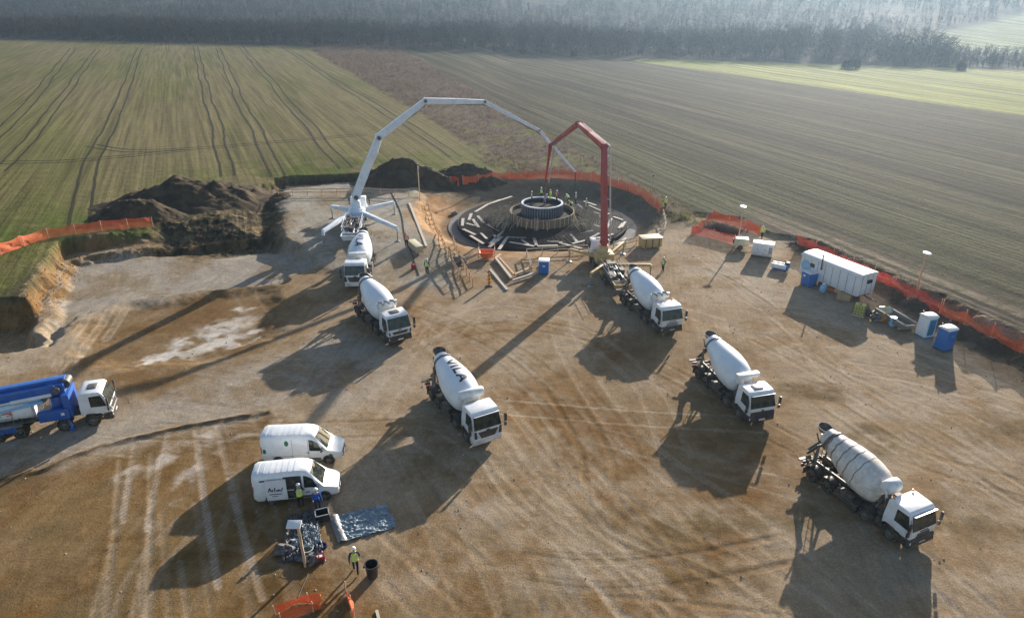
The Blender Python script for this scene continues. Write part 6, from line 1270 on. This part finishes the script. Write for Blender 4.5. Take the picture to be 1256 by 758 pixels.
t = put('pallet', 'timber pallet lying under the sheeting of the junk pile', 'pallet', 372, 665, 75); m = MB(); [m.box((0, -.6 + k * .3, .13), (1.5, .14, .03)) for k in range(5)]; link('deck', m, 'timber', t); m = MB(); [m.box((x, 0, .06), (.12, 1.3, .1)) for x in (-.6, 0, .6)]; link('bearer', m, 'timber', t)
plank('short loose timber offcut at the lower border right of the bin', (462, 748), (465, 760), gz(*at(462, 750)) + .06, .16, .06, 'timber_pale', 'timber_offcut', None, 'timber')
# around the pit access
t = put('traffic_beacon', 'orange-yellow warning beacon post on the yard before the pit access', 'warning beacon', 600, 351, 0); m = MB(); m.box((0, 0, .06), (.8, .45, .12), top=(.9, .9)); link('foot', m, 'black_plastic', t, bevel=.02); m = MB(); m.box((0, 0, .75), (.32, .07, 1.25)); bb = link('panel', m, 'barrier_yellow', t, bevel=.02); m = MB(); [m.slab([(-.15, -.037, .3 + k * .42), (.15, -.037, .45 + k * .42), (.15, -.037, .62 + k * .42), (-.15, -.037, .47 + k * .42)], -.006) for k in range(3)]; link('stripe', m, 'red_lens', bb, fix=False); m = MB(); m.lathe([(0, .1), (.05, .12), (.18, .1), (.22, .02)], (0, 0, 1.38)); link('lamp', m, 'amber', t)
t = put('concrete_bucket', 'bright orange hopper with lifting frame at the slab edge', 'concrete bucket', 597, 317, 0); m = MB(); m.loft([[(-.5, -.4, .15), (.5, -.4, .15), (.5, .4, .15), (-.5, .4, .15)], [(-.95, -.75, .95), (.95, -.75, .95), (.95, .75, .95), (-.95, .75, .95)], [(-.87, -.67, .95), (.87, -.67, .95), (.87, .67, .95), (-.87, .67, .95)], [(-.45, -.35, .3), (.45, -.35, .3), (.45, .35, .3), (-.45, .35, .3)]]); link('tub', m, 'orange_plastic', t)
m = MB(); [m.tube([(x, y, .0), (x, y, 1.75)], .04, 6) for x in (-.98, .98) for y in (-.78, .78)]; [m.tube([(x, -.78, 1.2), (x, .78, 1.2)], .035, 6) for x in (-.98, .98)]; [m.tube([(-.98, y, .1), (.98, y, .1)], .04, 6) for y in (-.78, .78)]; link('frame', m, 'timber', t)
t = put('timber_crate', 'pale timber box lid lying at the foot of the pad, beside the orange-vested worker', 'timber box', 510, 307, -62, None); m = MB(); m.box((0, 0, .5), (2.9, .85, .8)); link('box', m, 'timber', t, bevel=.02); m = MB(); m.box((0, 0, .94), (3.0, .95, .07)); link('lid', m, 'cream_box', t, bevel=.01); [link('batten', MB().box((x, 0, .5), (.08, .92, .82)), 'timber_pale', t) for x in (-1.2, 0, 1.2)]
t = put('red_can', 'small pink-red canister on the pad in front of the timber box', 'canister', 507, 330, 20); m = MB(); m.box((0, 0, .3), (.5, .3, .55)); link('can', m, 'boom_red', t, bevel=.05); m = MB(); m.tube([(-.15, 0, .58), (-.15, 0, .7), (.15, 0, .7), (.15, 0, .58)], .025, 6); link('handle', m, 'black_plastic', t)
lump('boulder', 'pale white boulder at the toe of the orange slope, left of the orange hopper', 'boulder', 563, 323, .75, .6, .8, 'concrete', 21)
lump('boulder', 'small grey stone at the upper left rim of the slab', 'boulder', 558, 263, .5, .4, .5, 'concrete', 22)
plank('long pale plank lying down the left pad edge beside the orange slope', (502, 249), (523, 301), gz(*hit(512, 275)[:2]) + .12, .3, .1, 'timber_pale', group=None, za=gz(*hit(523, 301)[:2]) + .1)
# timber edging of the access ramp
for lab, a, b, m_ in [('pale timber beam on the left side of the access ramp', (608, 317), (627, 341), 'timber_pale'), ('orange timber beam inside the left side of the access ramp', (612, 316), (631, 337), 'timber_orange'), ('white weathered beam across the lower end of the access ramp', (629, 344), (657, 335), 'plank_grey'),
                      ('thin board across the access ramp above its lower end', (631, 337), (653, 328), 'timber'), ('short white block at the upper left corner of the access ramp', (608, 317), (614, 312), 'timber_pale'), ('dark flat board on the ground left of the access ramp', (601, 331), (622, 356), 'plank_grey')]:
    plank(lab, a, b, .28 if 'dark' not in lab else .06, .26, .2, m_, 'timber_beam', 'timber beams edging the access ramp', 'timber beam')
t = put('striped_board', 'orange and white striped barrier board leaning beside the blue box at the ramp', 'barrier board', 660, 336, 60); m = MB(); m.box((0, 0, .55), (.9, .06, .7), rx=R(-15)); link('board', m, 'barrier_yellow', t); m = MB(); [m.box((-.3 + k * .3, -.04, .55), (.1, .03, .7), rx=R(-15), ry=.4) for k in range(3)]; link('stripe', m, 'white_plastic', t); m = MB(); [m.beam((x, 0, .5), (x, .35, 0), .05, .05) for x in (-.35, .35)]; link('stand', m, 'chassis_dark', t)
# power cable lying over the pad
P = catmull(hl([(480, 236), (492, 262), (497, 290), (508, 320), (514, 338)]), 8); mb = MB(); mb.tube([(x - P[0][0], y - P[0][1], gz(x, y) - gz(*P[0]) + .06) for x, y in P], .05, 6); o = link('cable', mb, 'rubber'); o.location = (*P[0], gz(*P[0])); tag(o, 'black hose lying down the raised pad past the orange-vested worker', 'hose')
# clods and stones
n = 5200; x = np.r_[rng.uniform(-50, 55, n // 2), rng.normal(0, 1.6, n // 2)]; y = np.r_[rng.uniform(24, 110, n // 2), rng.normal(0, 1.6, n // 2)]
seg = resample(RIDGE, .2); q = seg[rng.integers(0, len(seg), n // 2)]; x[n // 2:] += q[:, 0]; y[n // 2:] += q[:, 1]
bank = resample(atl([(-20, 392), (38, 392), (88, 318), (190, 302), (318, 292), (338, 262)]), .2); q = bank[rng.integers(0, len(bank), n // 4)]; x[-(n // 4):] = q[:, 0] + rng.normal(0, .7, n // 4); y[-(n // 4):] = q[:, 1] + rng.normal(0, .7, n // 4)
mb = MB(); OCT = [(1, 0, 0), (0, 1, 0), (-1, 0, 0), (0, -1, 0), (0, 0, 1)]
for i in range(n):
    if math.hypot(x[i] - C0[0], y[i] - C0[1]) < 20: continue
    s = random.choice([.03, .04, .05, .06, .1]) if i < n // 2 else random.uniform(.03, .11); g = gz(x[i], y[i]); j = [random.uniform(.6, 1.3) for _ in range(5)]; a = random.random() * 6; mb.use(0 if i < n // 2 else 1)
    mb.add([(x[i] + s * j[k] * (p[0] * math.cos(a) - p[1] * math.sin(a)), y[i] + s * j[k] * (p[0] * math.sin(a) + p[1] * math.cos(a)), g + (p[2] * s * .8 * j[k] if p[2] else -.01)) for k, p in enumerate(OCT)], [(0, 1, 4), (1, 2, 4), (2, 3, 4), (3, 0, 4)])
tag(link('stones', mb, ['stone', 'soil_dark'], fix=False, smooth=.3), 'loose stones and clods over the yard and its banks', kind='stuff')
